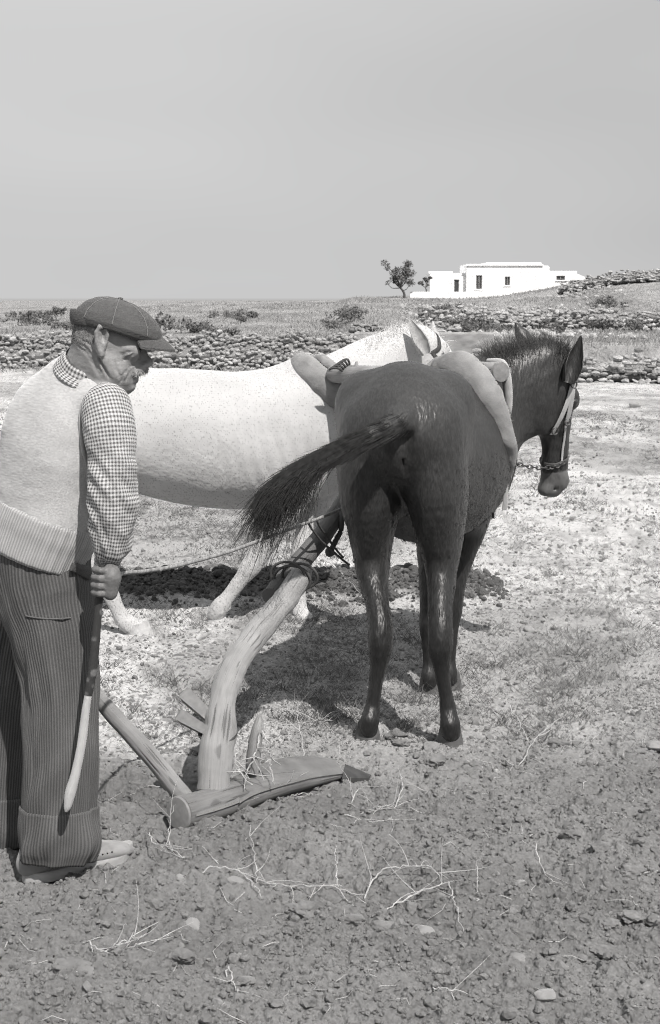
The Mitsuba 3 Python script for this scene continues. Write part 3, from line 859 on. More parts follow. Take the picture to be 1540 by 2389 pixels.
# dry roots and twigs on the soil
def twig(pts, r0, forks, seed, lab):
    r0 *= 0.62
    """pts: (u, v, height above the ground) along the main stem."""
    r = np.random.default_rng(seed)
    k = thing('dry_twig', lab, 'twig')
    Q = []
    for (u, v, h) in pts:                       # foot points on the ground, lifted by h
        c = flat(u, v, h); Q.append([c[0], c[1], h + float(ground_z(c[0], c[1])) - float(large(c[0], c[1])) + r0])
    C = spline(np.array(Q), 6 * len(Q)); C = C + r.normal(0, 0.0022, C.shape)
    out = [tube(C, np.linspace(r0, r0 * 0.4, len(C)), sides=5)[:2]]
    for _ in range(forks):
        i = r.integers(1, len(C) - 2); t = nrm(C[min(i + 2, len(C) - 1)] - C[i - 1])
        L = r.uniform(0.04, 0.13); d = nrm(t + r.normal(0, 0.7, 3) * [1, 1, 0.6] + [0, 0, 0.25])
        B = np.array([C[i], C[i] + d * L * 0.5, C[i] + d * L + r.normal(0, 0.012, 3)])
        gz_ = ground_z(B[:, 0], B[:, 1]) + 0.002; B[1:, 2] = np.maximum(B[1:, 2], gz_[1:])
        out.append(tube(spline(B, 6), np.linspace(r0 * 0.6, r0 * 0.25, 6), sides=4)[:2])
    put(k, cat(out), 'twig')


TW = [([(468, 2052, 0), (495, 2032, .02), (545, 2040, .02), (590, 2065, .01), (610, 2115, 0)], .0034, 5, 'dry forked root curling left of the centre of the near soil'),
      ([(600, 2045, .01), (680, 2070, .015), (760, 2095, .01), (860, 2105, 0)], .0034, 9, 'long dry root lying across the middle of the near soil'),
      ([(850, 2095, 0), (905, 2050, .02), (985, 2025, .04), (1045, 2055, .02)], .0036, 6, 'dry root arching up right of the middle'),
      ([(885, 2130, 0), (960, 2095, .02), (1030, 2060, .03), (1000, 2030, .06), (960, 2040, .03)], .0034, 7, 'tangled dry roots right of the middle of the near soil'),
      ([(1048, 2060, .03), (1060, 2120, .01), (1080, 2175, 0)], .003, 1, 'single dry stalk bending down right of the tangled roots'),
      ([(598, 2075, 0), (592, 1990, .03), (582, 1925, .09)], .0028, 2, 'thin upright stalk standing left of the centre'),
      ([(790, 2080, 0), (785, 2040, .03), (783, 1995, .06)], .0028, 1, 'thin curved stalk in the middle of the near soil'),
      ([(1113, 2110, 0), (1114, 2060, .03), (1113, 2020, .07)], .0028, 0, 'short upright stalk right of the middle'),
      ([(1250, 1950, .1), (1270, 2010, .05), (1315, 2060, 0)], .003, 1, 'bent pale stalk at the right of the near soil'),
      ([(210, 2195, .02), (240, 2220, .01), (290, 2210, .02), (330, 2215, .01)], .0036, 7, 'dry roots at the lower left'),
      ([(290, 2225, 0), (340, 2228, .01), (395, 2210, .01)], .0034, 2, 'pale bent root right of the lower left roots'),
      ([(350, 1960, .03), (385, 1990, .04), (430, 2010, .01), (345, 1985, 0)], .0028, 9, 'tangle of thin dry stems in front of the plough heel'),
      ([(400, 1995, 0), (395, 1950, .05), (408, 1895, .10)], .0026, 3, 'thin stalk standing before the plough heel'),
      ([(475, 1895, .01), (560, 1892, .015), (620, 1865, .03), (680, 1830, .05)], .0036, 8, 'dry root lying along the near side of the plough sole'),
      ([(672, 1862, .01), (705, 1856, .02), (745, 1868, 0)], .0034, 1, 'short pale root right of the plough sole'),
      ([(720, 1830, .03), (705, 1740, .11), (695, 1690, .17), (670, 1655, .2)], .0036, 4, 'tall pale stalk standing up in front of the plough sole'),
      ([(840, 1900, 0), (880, 1890, .01), (915, 1890, .01), (935, 1870, .03)], .0034, 8, 'small tangle of roots right of the plough'),
      ([(920, 1885, 0), (938, 1830, .04), (930, 1780, .07)], .003, 1, 'curved upright stalk right of the plough point'),
      ([(822, 1880, 0), (835, 1850, .03), (858, 1825, .05)], .003, 3, 'forked twig just right of the plough point'),
      ([(1180, 1760, .02), (1210, 1785, .01), (1240, 1740, .03), (1320, 1680, .06)], .0038, 6, 'branching dry root at the right by the hind hooves'),
      ([(1190, 1650, .05), (1230, 1730, .02), (1245, 1755, 0)], .0036, 3, 'dry root bending up right of the mule hind hooves'),
      ([(800, 1908, .01), (870, 1914, .01), (930, 1898, .01)], .003, 2, 'dark flat root in the near soil left of the flat clod'),
      ([(1470, 2080, .05), (1490, 2120, 0), (1495, 2090, .05)], .0028, 1, 'pair of thin stalks at the right edge of the near soil'),
      ([(530, 2290, 0), (533, 2255, .03), (540, 2290, .01), (568, 2330, 0)], .0034, 2, 'small pale root at the bottom left of the middle'),
      ([(1010, 2310, .01), (1050, 2325, .01), (1090, 2335, 0)], .003, 1, 'thin root at the bottom right of the middle'),
      ([(640, 1640, .02), (690, 1660, .05), (750, 1680, .02), (800, 1660, .02)], .0028, 4, 'thin stems in the shade behind the plough peg'),
      ([(650, 1700, .06), (720, 1680, .04), (790, 1660, .02)], .003, 1, 'straight pale stem lying behind the plough sole'),
      ([(400, 1500, .02), (470, 1470, .05), (520, 1440, .08)], .003, 4, 'dry stems by the raised forefoot of the white horse'),
      ([(300, 1430, .03), (340, 1455, .02), (400, 1470, .02)], .0028, 4, 'dry stems beside the hind hoof of the white horse'),
      ([(740, 1330, .02), (820, 1380, .02), (860, 1420, .01)], .003, 3, 'dry stems on the dark furrow left of the mule legs')]
rt = np.random.default_rng(404)
st_ = []
for q in range(260):                                   # chopped stubble and root ends lying everywhere on the turned soil
    y = 2.9 * (6.2 / 2.9) ** rt.random(); x = y * rt.uniform(-.22, .23); a_ = rt.uniform(0, 2 * np.pi); L_ = rt.uniform(.015, .075)
    p_ = np.array([[x, y], [x + math.cos(a_) * L_ * .5 + rt.normal(0, .004), y + math.sin(a_) * L_ * .5], [x + math.cos(a_ + rt.normal(0, .4)) * L_, y + math.sin(a_) * L_]])
    z_ = ground_z(p_[:, 0], p_[:, 1]) + np.array([.001, .006, rt.uniform(.001, .022)])
    st_.append(np.c_[p_, z_])
k = put('stubble', strands(np.array(st_), np.array([.0011, .0009, .0005]), 4), 'twig', kind='stuff', label='short broken stubble ends scattered over the turned soil'); labels[k]['category'] = 'stubble'
for q, (pts, r0, fk, lab) in enumerate(TW):
    twig(pts, r0, fk, 500 + q, lab)
#@@PART3

# ------------------------------------------------------------------ the animals
def head_frame(P, M, D):
    L = nrm(M - P); D = nrm(np.asarray(D, float) - (np.asarray(D, float) @ L) * L)
    S = np.cross(D, -L)
    return P, L, D, S, np.linalg.norm(M - P)


def equine_head(F, fr, k=0.02, eye=True):
    """Blends a long equine head into field F; fr = (poll, along, forehead normal, right, length)."""
    P, L, D, S, n = fr
    def q(l, d, s=0.0): return P + L * l * n + D * d * n + S * s * n
    rows = [(-0.03, -0.06, .135, .150), (0.08, -0.035, .160, .185), (0.20, -0.035, .172, .212), (0.32, -0.03, .165, .205), (0.45, 0.0, .122, .160),
            (0.58, 0.020, .092, .122), (0.70, 0.018, .083, .108), (0.82, 0.006, .088, .108), (0.92, -0.004, .098, .104), (0.99, -0.012, .078, .070)]
    F.loft([[*q(l, d), a * n, b * n] for l, d, a, b in rows], S, k, 44)
    for s in (-1, 1):
        F.ell(q(.31, -.140, s * .088), np.array([.20, .122, .070]) * n, np.array([L, D, S]), .025)      # jaw cheek
        F.ell(q(.285, .105, s * .135), np.array([.075, .042, .038]) * n, np.array([L, D, S]), .02)     # brow above the eye
        F.ell(q(.93, .03, s * .070), np.array([.055, .05, .040]) * n, np.array([L, D, S]), .02)        # nostril wing
        F.ell(q(.945, .035, s * .118), np.array([.030, .014, .022]) * n, np.array([L, D, S]), .006, cut=True)
        F.cone(q(.44, .02, s * .118), q(.66, .01, s * .088), .010 * n, .006 * n, .02)                  # facial crest
    F.ell(q(.985, -.085), np.array([.055, .060, .070]) * n, np.array([L, D, S]), .025)                 # chin
    F.path([q(.97, -.052, .085), q(1.0, -.050, .0), q(.97, -.052, -.085)], .010 * n, .008, cut=True)    # mouth
    F.path([q(.86, -.05, .085), q(.97, -.052, .085)], .008 * n, .008, cut=True)
    F.path([q(.86, -.05, -.085), q(.97, -.052, -.085)], .008 * n, .008, cut=True)
    return q


def ear_mesh(base, tip, facing, width, curl=1.15, bend=0.0):
    """A cupped leaf with thickness; the open side looks along facing."""
    base, tip = np.asarray(base, float), np.asarray(tip, float)
    a = nrm(tip - base); L = np.linalg.norm(tip - base)
    f = nrm(np.asarray(facing, float) - (np.asarray(facing, float) @ a) * a); s = np.cross(a, f)
    ns, nt = 22, 17
    out = []
    for lay, off in ((1, 0.0), (-1, 0.007)):
        u = np.linspace(0, 1, ns)[:, None]; t = np.linspace(-1, 1, nt)[None]
        w = width * np.interp(u, [0, .12, .35, .6, .85, .95, 1], [.62, .80, 1.0, .86, .45, .22, .03])
        ang = t * (curl + 0.9 * (1 - u) ** 2)
        rr = w - off * np.minimum(1, w / 0.02)
        X = rr * np.sin(ang) * 0.75; Yd = -rr * np.cos(ang) + w * 0.55 + bend * u ** 2
        V = base + u[..., None] * a * L + X[..., None] * s + Yd[..., None] * f
        out.append(V)
    V = np.stack(out)                       # 2, ns, nt, 3
    n1 = ns * nt
    i, j = np.meshgrid(np.arange(ns - 1), np.arange(nt - 1), indexing='ij')
    qd = np.stack([i * nt + j, i * nt + j + 1, (i + 1) * nt + j + 1, (i + 1) * nt + j], -1).reshape(-1, 4)
    qs = [qd, qd[:, ::-1] + n1]
    for e in (0, nt - 1):
        ii = np.arange(ns - 1); x = np.stack([ii * nt + e, (ii + 1) * nt + e, (ii + 1) * nt + e + n1, ii * nt + e + n1], 1)
        qs.append(x if e else x[:, ::-1])
    return V.reshape(-1, 3), quads(np.vstack(qs))


def leg(F, rows, side, k=0.025):
    """rows: u, v, Y, half-width, half-depth."""
    F.loft([[*at(u, v, Y), a, b] for u, v, Y, a, b in rows], side, k, 46)


def hoof_mesh(c, fwd, r, h, z0):
    """A hoof: flat sole, sloping wall, split from the leg by its coronet."""
    fwd = nrm(np.array([fwd[0], fwd[1], 0.0])); s = np.array([fwd[1], -fwd[0], 0.0])
    a = np.linspace(0, 2 * np.pi, 21)[:-1]
    V = []
    for t in np.linspace(0, 1, 6):
        rr = r * (1.12 - 0.30 * t + (0.03 if t == 0 else 0))
        o = c[:2].tolist() + [z0 + h * t]
        V.append(np.array(o) + fwd * (np.cos(a)[:, None] * rr * 1.12 + r * 0.30 * (1 - t)) + s * np.sin(a)[:, None] * rr + np.array([0, 0, 1]) * (0.2 * h * t * np.cos(a))[:, None])
    V = np.vstack([*V, V[0].mean(0)[None], V[-1].mean(0)[None]])
    n = 20; q = []
    for t in range(5):
        for j in range(n):
            q.append([t * n + j, t * n + (j + 1) % n, (t + 1) * n + (j + 1) % n, (t + 1) * n + j])
    f = quads(q); j = np.arange(n)
    f = np.vstack([f, np.stack([(j + 1) % n, j, j * 0 + 6 * n], 1), np.stack([5 * n + j, 5 * n + (j + 1) % n, j * 0 + 6 * n + 1], 1)])
    return V, f


def hair_patch(roots, dirs, length, seed, r0, bend=0.35, K=4, jitter=0.25, gravity=0.0):
    r = np.random.default_rng(seed); n = len(roots)
    L = (np.asarray(length) * r.uniform(0.55, 1.15, n))[:, None]
    d = nrm(dirs + r.normal(0, jitter, (n, 3))); b = r.normal(0, bend, (n, 3))
    P = [roots + d * L * t + b * L * t * t * 0.5 + np.array([0, 0, -gravity]) * L * t * t for t in np.linspace(0, 1, K)]
    return strands(np.stack(P, 1), r0 * np.linspace(1, 0.25, K)[None] * r.uniform(0.7, 1.3, (n, 1)))


# ---- the dark mule
MULE = thing('mule', 'dark brown mule seen from behind, tail swung left, head turned to the right', 'mule')
lat = nrm(np.array([0.975, -0.22, 0.0]))
F = Field((-0.06, 5.02, -0.03), (1.32, 7.25, 1.52), 0.0085)
trunk = [[.262, 5.47, 1.130, .150, .150], [.268, 5.57, 1.125, .222, .215], [.275, 5.70, 1.105, .246, .255], [.295, 5.86, 1.045, .250, .300], [.350, 6.05, .985, .272, .330],
         [.420, 6.24, .955, .296, .335], [.490, 6.42, .965, .285, .335], [.560, 6.60, .99, .240, .330], [.610, 6.74, 1.02, .180, .285], [.640, 6.82, 1.02, .11, .20]]
F.loft(trunk, lat, 0.03, 50)
F.loft([[.265, 5.50, 1.22, .05, .05], [.275, 5.68, 1.285, .10, .075], [.33, 5.95, 1.255, .11, .06], [.45, 6.3, 1.25, .10, .06], [.55, 6.58, 1.29, .07, .06]], lat, 0.07, 24)   # croup and spine
for (u, s) in ((838, -1), (1052, 1)):
    F.ell(at(u, 940, 5.75), [.085, .16, .11], k=.07)                                                                              # hip
leg(F, [(872, 985, 5.60, .115, .17), (866, 1070, 5.60, .122, .195), (868, 1150, 5.61, .116, .185), (868, 1215, 5.63, .092, .150), (868, 1275, 5.65, .072, .122), (870, 1345, 5.61, .058, .085),
        (880, 1410, 5.53, .045, .064), (888, 1465, 5.465, .045, .060), (888, 1500, 5.45, .045, .055), (884, 1545, 5.465, .033, .039), (876, 1600, 5.475, .0245, .031), (869, 1650, 5.48, .028, .034), (863, 1680, 5.46, .035, .042), (860, 1703, 5.485, .034, .042)], lat)
leg(F, [(1010, 985, 5.58, .115, .17), (1012, 1070, 5.56, .122, .20), (1020, 1150, 5.56, .114, .19), (1026, 1215, 5.57, .094, .155), (1030, 1275, 5.58, .074, .125), (1030, 1345, 5.54, .055, .085),
        (1028, 1410, 5.46, .045, .064), (1028, 1465, 5.405, .046, .060), (1028, 1505, 5.39, .045, .055), (1030, 1550, 5.405, .032, .039), (1038, 1605, 5.415, .0245, .031), (1045, 1655, 5.42, .029, .034), (1050, 1690, 5.40, .036, .042), (1054, 1712, 5.425, .034, .042)], lat)
leg(F, [(1010, 1190, 6.42, .085, .13), (1006, 1270, 6.42, .062, .09), (1003, 1350, 6.42, .047, .062), (1002, 1420, 6.42, .042, .052), (1001, 1455, 6.42, .042, .050), (1001, 1500, 6.42, .030, .036), (1001, 1550, 6.42, .026, .032), (1001, 1578, 6.41, .034, .04), (1001, 1600, 6.44, .034, .042)], lat)
leg(F, [(1112, 1150, 6.50, .085, .13), (1100, 1220, 6.50, .072, .10), (1078, 1300, 6.49, .052, .066), (1062, 1370, 6.48, .043, .054), (1056, 1420, 6.48, .042, .050), (1052, 1480, 6.48, .029, .035), (1049, 1540, 6.48, .026, .032), (1048, 1575, 6.47, .034, .04), (1050, 1597, 6.50, .034, .042)], lat)
# cleft between the buttocks, folds under the dock
F.path([at(944, 1015, 5.33), at(945, 1080, 5.32), at(946, 1150, 5.36), at(947, 1220, 5.44)], [.026, .024, .028, .04], .04, cut=True)
F.path([at(945, 1100, 5.375), at(946, 1160, 5.40), at(947, 1225, 5.46)], [.012, .014, .016], .012, cut=True)
for (u, dv, dY) in ((866, 0, 0), (898, 0, 0), (1012, 0, -.055), (1046, 0, -.055)):
    F.path([at(u + 4, 1370, 5.555 + dY), at(u + 5, 1420, 5.50 + dY), at(u + 6, 1462, 5.455 + dY)], [.007, .010, .007], .016, cut=True)
F.path([at(941, 1040, 5.405), at(941, 1062, 5.395), at(942, 1090, 5.390), at(943, 1112, 5.40)], [.016, .019, .015, .013], .010)
F.path([at(940, 1045, 5.375), at(941, 1100, 5.372)], [.005, .006], .006, cut=True)
# dock of the tail
TAIL = np.array([at(938, 955, 5.44), at(932, 982, 5.34), at(905, 1000, 5.26), at(865, 1016, 5.20), at(810, 1040, 5.15), at(755, 1066, 5.10), at(700, 1093, 5.07), at(652, 1121, 5.06), at(618, 1150, 5.06), at(594, 1180, 5.06)])
F.path(TAIL[:6], [.046, .038, .030, .024, .018, .010], .035)
# neck and head
fr = head_frame(at(1284, 842, 6.72), at(1294, 1140, 6.84), (.86, .46, .25))
HEAD = (*map(float, fr[1]), float(fr[1] @ fr[0]), float(fr[4]))
poll = fr[0]
F.loft([[.60, 6.58, 1.10, .17, .26], [.70, 6.63, 1.15, .135, .225], [.80, 6.67, 1.19, .108, .205], [.90, 6.70, 1.225, .095, .195], [.965, 6.72, 1.25, .085, .17]], nrm(np.array([.6, -.8, 0])), .05, 24)
hq = equine_head(F, fr)
body = F.mesh(3)
v = np.array(body.vertices); nn_ = np.array(body.vertex_normals)
amp = 0.006 * (meshkit.fbm(v * 13.0, 3, 4) - 0.5) + 0.004 * (meshkit.fbm(v * [45, 45, 20], 2, 8) - 0.5)
v = v + nn_ * amp[:, None]
MULE_V, MULE_N = v, nn_
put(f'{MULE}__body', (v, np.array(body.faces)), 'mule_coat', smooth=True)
for s, tip, base in ((1, at(1356, 782, 6.64), at(1322, 892, 6.62)), (-1, at(1202, 752, 6.80), at(1236, 815, 6.76))):
    part(MULE, 'ear', ear_mesh(base, tip, (.25, -.96, .1) if s > 0 else (.1, .95, 0), .056 if s > 0 else .048), 'mule_coat', smooth=True)
e = hq(.30, .085, .158); part(MULE, 'eye', (ICO2[0] * .019 + e, ICO2[1]), 'eye', smooth=True)
e = hq(.30, .085, -.158); part(MULE, 'eye', (ICO2[0] * .019 + e, ICO2[1]), 'eye', smooth=True)
for (u, v_, Y, zz, r_) in ((857, 1718, 5.49, .0, .046), (1050, 1728, 5.43, .0, .047), (1001, 1612, 6.44, -.06, .046), (1051, 1608, 6.50, -.06, .046)):
    c = at(u, v_, Y); part(MULE, 'hoof', hoof_mesh(c, (.12, 1.0) if Y < 6 else (.3, 1.0), r_, .075, zz - .012), 'hoof', smooth=40)
# tail hair
r = np.random.default_rng(21)
TC = spline(TAIL, 60); tt = np.linspace(0, 1, 60); TT = nrm(np.gradient(TC, axis=0))
def tail_hair(n, s0, s1, l0, l1, drop, spread, seed, rad=.0012):
    r = np.random.default_rng(seed)
    s = r.uniform(s0, s1, n); i = (s * 59).astype(int)
    w = np.interp(s, [0, .15, .5, 1], [.040, .035, .031, .026])[:, None]
    off = nrm(r.normal(size=(n, 3))) * w * r.random((n, 1)) ** .4
    off[:, 2] -= 0.012 * s
    L = r.uniform(l0, l1, n)[:, None]; g = (drop * r.uniform(0.6, 1.4, n))[:, None]
    K = 7; P = []
    wv = r.normal(0, 1, (n, 3)) * spread + (np.stack([meshkit.noise(np.c_[s * 14, off * 60], seed + q) for q in range(3)], 1) - .5) * spread * 3.5
    for t in np.linspace(0, 1, K):
        x = np.clip(s[:, None] + 0 * L, 0, 1)
        st = np.clip(s + t * L[:, 0] / 0.62, 0, 1); along = np.stack([np.interp(st, tt, TC[:, a]) for a in range(3)], 1)
        over = np.maximum(s + t * L[:, 0] / 0.62 - 1, 0)[:, None] * 0.62
        P.append(along + TT[-1] * over * 0.8 + off * (1 + 0.35 * t) + wv * L * t * t - np.array([0, 0, 1]) * g * L * t ** 2)
    return strands(np.stack(P, 1), rad * np.linspace(1, .35, K)[None] * r.uniform(.6, 1.4, (n, 1)))
part(MULE, 'tail', cat([tail_hair(2300, 0.0, .60, .09, .16, .03, .015, 1), tail_hair(1900, .30, .78, .10, .16, .05, .04, 2), tail_hair(1200, .60, .90, .05, .12, .60, .26, 3, .0011),
                        tail_hair(1100, .58, .80, .08, .15, .95, .20, 5, .0011), tail_hair(24, .42, .52, .22, .30, .75, .05, 4, .0016)]), 'dark_hair')
# upright mane from the collar to the poll, and the forelock
r = np.random.default_rng(31)
crest = spline(np.array([at(1128, 868, 6.60), at(1170, 855, 6.63), at(1215, 846, 6.67), at(1260, 838, 6.70), at(1300, 838, 6.70), at(1322, 850, 6.72)]), 60)
n = 8500; i = r.integers(0, 60, n)
roots = crest[i] + r.normal(0, 1, (n, 3)) * [.018, .028, .014]
dirs = np.tile([-.10, -.12, 1.0], (n, 1)) + np.c_[np.interp(i, [0, 59], [-.5, .25]), np.zeros(n), np.zeros(n)]
part(MULE, 'mane', hair_patch(roots, dirs, np.interp(i, [0, 10, 45, 59], [.055, .085, .085, .055]), 32, .0011, .4, 4, .28), 'mane_brown')
# shaggy coat standing off the thighs, gaskins and belly
r = np.random.default_rng(41)
ok = np.nonzero((MULE_V[:, 2] < 1.02) & (MULE_V[:, 2] > .30) & (MULE_V[:, 1] < 6.6) & (MULE_N[:, 1] < .55))[0]
pick = r.choice(ok, 5500); P0, N0 = MULE_V[pick], MULE_N[pick]
down = np.array([0, .0, -1.0]) - (N0 @ np.array([0, 0, -1.0]))[:, None] * N0
swirl = meshkit.fbm(P0 * 6.0, 2, 3)[:, None] - .5
part(MULE, 'coat_hair', hair_patch(P0 - N0 * .002, down + N0 * .22 + np.cross(N0, down) * swirl * 2.2, np.full(len(pick), .019), 42, .0010, .25, 3, .12), 'mule_fur')

# ---- the white horse
HORSE = thing('white_horse', 'white horse standing side on behind the dark mule, harnessed to the same yoke', 'horse')
hl = nrm(np.array([0.36, -0.93, 0.0]))
F = Field((-1.50, 7.15, -0.03), (0.85, 8.75, 1.55), 0.0105)
def hp(u, v, Y, a, b): return [*at(u, v, Y), a, b]
F.loft([hp(128, 985, 7.42, .13, .15), hp(165, 985, 7.44, .21, .24), hp(225, 990, 7.47, .255, .28), hp(310, 1004, 7.52, .265, .292), hp(400, 1018, 7.57, .285, .315), hp(480, 1030, 7.62, .30, .325), hp(560, 1034, 7.67, .305, .330), hp(640, 1024, 7.72, .29, .335),
        hp(720, 1010, 7.78, .255, .335), hp(790, 1000, 7.84, .21, .30), hp(840, 1000, 7.88, .13, .2)], hl, .03, 60)
F.loft([hp(215, 890, 7.47, .08, .06), hp(420, 890, 7.57, .10, .05), hp(600, 897, 7.69, .10, .06), hp(690, 870, 7.75, .07, .07)], hl, .06, 24)
leg(F, [(185, 1010, 7.33, .12, .20), (215, 1100, 7.32, .11, .19), (240, 1180, 7.32, .085, .14), (232, 1250, 7.32, .06, .095), (215, 1310, 7.32, .048, .065), (232, 1350, 7.32, .042, .055), (258, 1385, 7.32, .034, .042), (276, 1425, 7.32, .030, .036), (292, 1450, 7.32, .038, .043), (312, 1462, 7.32, .036, .045)], hl)
leg(F, [(130, 1010, 7.58, .11, .19), (120, 1100, 7.60, .10, .17), (118, 1180, 7.60, .08, .12), (110, 1250, 7.60, .055, .085), (95, 1320, 7.60, .042, .055), (90, 1370, 7.6, .032, .04), (95, 1410, 7.60, .03, .036), (100, 1430, 7.60, .036, .04)], hl)
leg(F, [(700, 1090, 7.62, .09, .14), (672, 1160, 7.61, .078, .115), (640, 1225, 7.60, .056, .075), (608, 1285, 7.60, .045, .058), (588, 1318, 7.60, .045, .055), (560, 1355, 7.60, .031, .037), (532, 1392, 7.60, .030, .036), (512, 1418, 7.60, .040, .046), (502, 1438, 7.61, .034, .042)], hl)
leg(F, [(770, 1090, 7.85, .09, .13), (742, 1170, 7.83, .075, .105), (720, 1240, 7.80, .055, .07), (702, 1310, 7.78, .046, .056), (698, 1345, 7.78, .046, .054), (697, 1385, 7.78, .031, .037), (700, 1425, 7.77, .033, .04), (712, 1448, 7.76, .042, .048), (728, 1462, 7.77, .040, .05)], hl)
F.ell(at(225, 1125, 7.28), [.14, .10, .11], k=.06)                       # stifle fold
F.loft([hp(760, 960, 7.80, .15, .27), hp(830, 905, 7.87, .12, .22), hp(890, 862, 7.95, .095, .185), hp(945, 830, 8.02, .085, .15), hp(985, 815, 8.06, .08, .12)], hl, .05, 24)
fw = head_frame(at(985, 795, 8.06), at(1110, 1010, 8.24), (.75, .25, .55))
hw = equine_head(F, fw)
body = F.mesh(3); v = np.array(body.vertices); nn_ = np.array(body.vertex_normals)
rib_ = np.clip(1 - ((v[:, 0] - .05 + .25) / .42) ** 2, 0, 1) * np.clip((v[:, 2] - .62) / .2, 0, 1) * np.clip((1.16 - v[:, 2]) / .15, 0, 1)
v = v + nn_ * (0.010 * (meshkit.fbm(v * 6.0, 3, 14) - 0.5) + 0.0022 * rib_ * np.cos((v[:, 0] + .25 * v[:, 2]) * 92))[:, None]
put(f'{HORSE}__body', (v, np.array(body.faces)), 'white_coat', smooth=True)
part(HORSE, 'ear', ear_mesh(at(990, 828, 7.90), at(955, 741, 7.90), (.45, -.88, .15), .055), 'ear_shaded', smooth=True)
part(HORSE, 'ear', ear_mesh(at(1012, 800, 8.18), at(1010, 748, 8.22), (.7, .3, .2), .044), 'white_coat', smooth=True)
for (u, v_, Y, fwd, lift) in ((322, 1470, 7.32, (.9, .3), 0.0), (104, 1440, 7.60, (.9, .3), 0.0), (742, 1475, 7.78, (.9, .3), 0.0)):
    c = at(u, v_, Y); part(HORSE, 'hoof', hoof_mesh(c, fwd, .050, .07, c[2] - .03), 'pale_hoof', smooth=40)
c = at(503, 1446, 7.62); part(HORSE, 'hoof', hoof_mesh(c, (.9, .3), .046, .065, c[2] - .035), 'pale_hoof', smooth=40)
r = np.random.default_rng(51)
crest = spline(np.array([at(795, 868, 7.84), at(825, 838, 7.87), at(870, 808, 7.92), at(925, 785, 8.0), at(965, 778, 8.05), at(990, 782, 8.06)]), 60)
n = 5200; i = r.integers(0, 60, n)
roots = crest[i] + r.normal(0, 1, (n, 3)) * [.02, .03, .018]
part(HORSE, 'mane', hair_patch(roots, np.tile([-.25, -.2, 1.0], (n, 1)), np.full(n, .030), 52, .0012, .5, 3, .45), 'pale_hair')
n = 700; s = r.random(n)[:, None]
roots = at(985, 785, 8.05) * (1 - s) + at(1022, 812, 8.12) * s + r.normal(0, .018, (n, 3))
part(HORSE, 'forelock', hair_patch(roots, np.tile([.5, -.3, .4], (n, 1)), np.full(n, .06), 53, .0012, .5, 4, .5, .5), 'pale_hair')
P_ = spline(np.array([at(120, 935, 7.35), at(98, 985, 7.33), at(92, 1090, 7.34), at(96, 1250, 7.36)]), 40)
n = 700; rr_ = r.normal(0, .022, (n, 1, 3)); L_ = r.uniform(.55, 1, n)
part(HORSE, 'tail', strands(np.stack([np.stack([np.interp(np.linspace(0, l, 8), np.linspace(0, 1, 40), P_[:, a]) for a in range(3)], 1) for l in L_]) + rr_ * np.linspace(.8, 1.6, 8)[None, :, None], .0022 * np.linspace(1, .4, 8)), 'pale_hair')

# ------------------------------------------------------------------ collars, yoke, bridles
def stuffed(path, radii, seed, flat_=0.86, side=(0.5, -0.8, 0.3)):
    C = spline(np.c_[np.array(path), radii], 110)
    return tube(C[:, :3], C[:, 3], C[:, 3] * flat_, side=side, sides=40, disp=lambda V, uv: 0.009 * (meshkit.fbm(V * 10 + seed, 3, seed) - 0.5) + 0.003 * (meshkit.fbm(V * 60 + seed, 2, seed) - 0.5) + 0.010 * (meshkit.noise(np.stack([uv[..., 1] * 30, np.cos(uv[..., 0] * 6.283) * .9, np.sin(uv[..., 0] * 6.283) * .9], -1), seed) - 0.5))[:2]


k = thing('horse_collar', 'thick stuffed canvas collar round the shoulders of the dark mule', 'horse collar')
pm = [at(1000, 985, 6.62), at(1006, 915, 6.50), at(1030, 868, 6.40), at(1072, 856, 6.32), at(1112, 890, 6.26), at(1146, 945, 6.20), at(1172, 1010, 6.20), at(1184, 1060, 6.25), at(1183, 1095, 6.30), at(1178, 1130, 6.38)]
part(k, 'roll', stuffed(pm, [.045, .058, .068, .072, .072, .066, .052, .040, .028, .014], 3), 'canvas', smooth=True)
c2 = spline(np.array(pm), 60)[10:48]
part(k, 'binding', tube(c2 + np.array([.030, .028, .052]), .006, side=(0, 0, 1), sides=6)[:2], 'leather_dark', smooth=True)
sp = spline(np.array(pm), 60)[14:44]
st = np.repeat(sp[:, None], 2, 1) + np.array([[.018, -.030, .055], [.040, -.012, .055]])
part(k, 'stitching', strands(st, .0030, 4), 'leather_dark')
hm = [at(1140, 845, 6.40), at(1170, 850, 6.36), at(1183, 890, 6.34), at(1186, 945, 6.34), at(1180, 985, 6.36)]
hC = spline(np.c_[np.array(hm), [.02, .026, .026, .022, .012]], 24)
part(k, 'hames', tube(hC[:, :3], hC[:, 3], hC[:, 3] * .6, side=(.5, -.8, .2), sides=12)[:2], 'leather_pale', smooth=True)
part(k, 'strap', tube(spline(np.array([at(1181, 1105, 6.28), at(1180, 1150, 6.29), at(1177, 1190, 6.30)]), 8), .010, .003, side=(1, -.2, 0), sides=8)[:2], 'leather_pale')
part(k, 'strap', tube(spline(np.array([at(1151, 1180, 6.38), at(1151, 1210, 6.38)]), 6), .005, .003, side=(1, -.2, 0), sides=8)[:2], 'leather_dark')

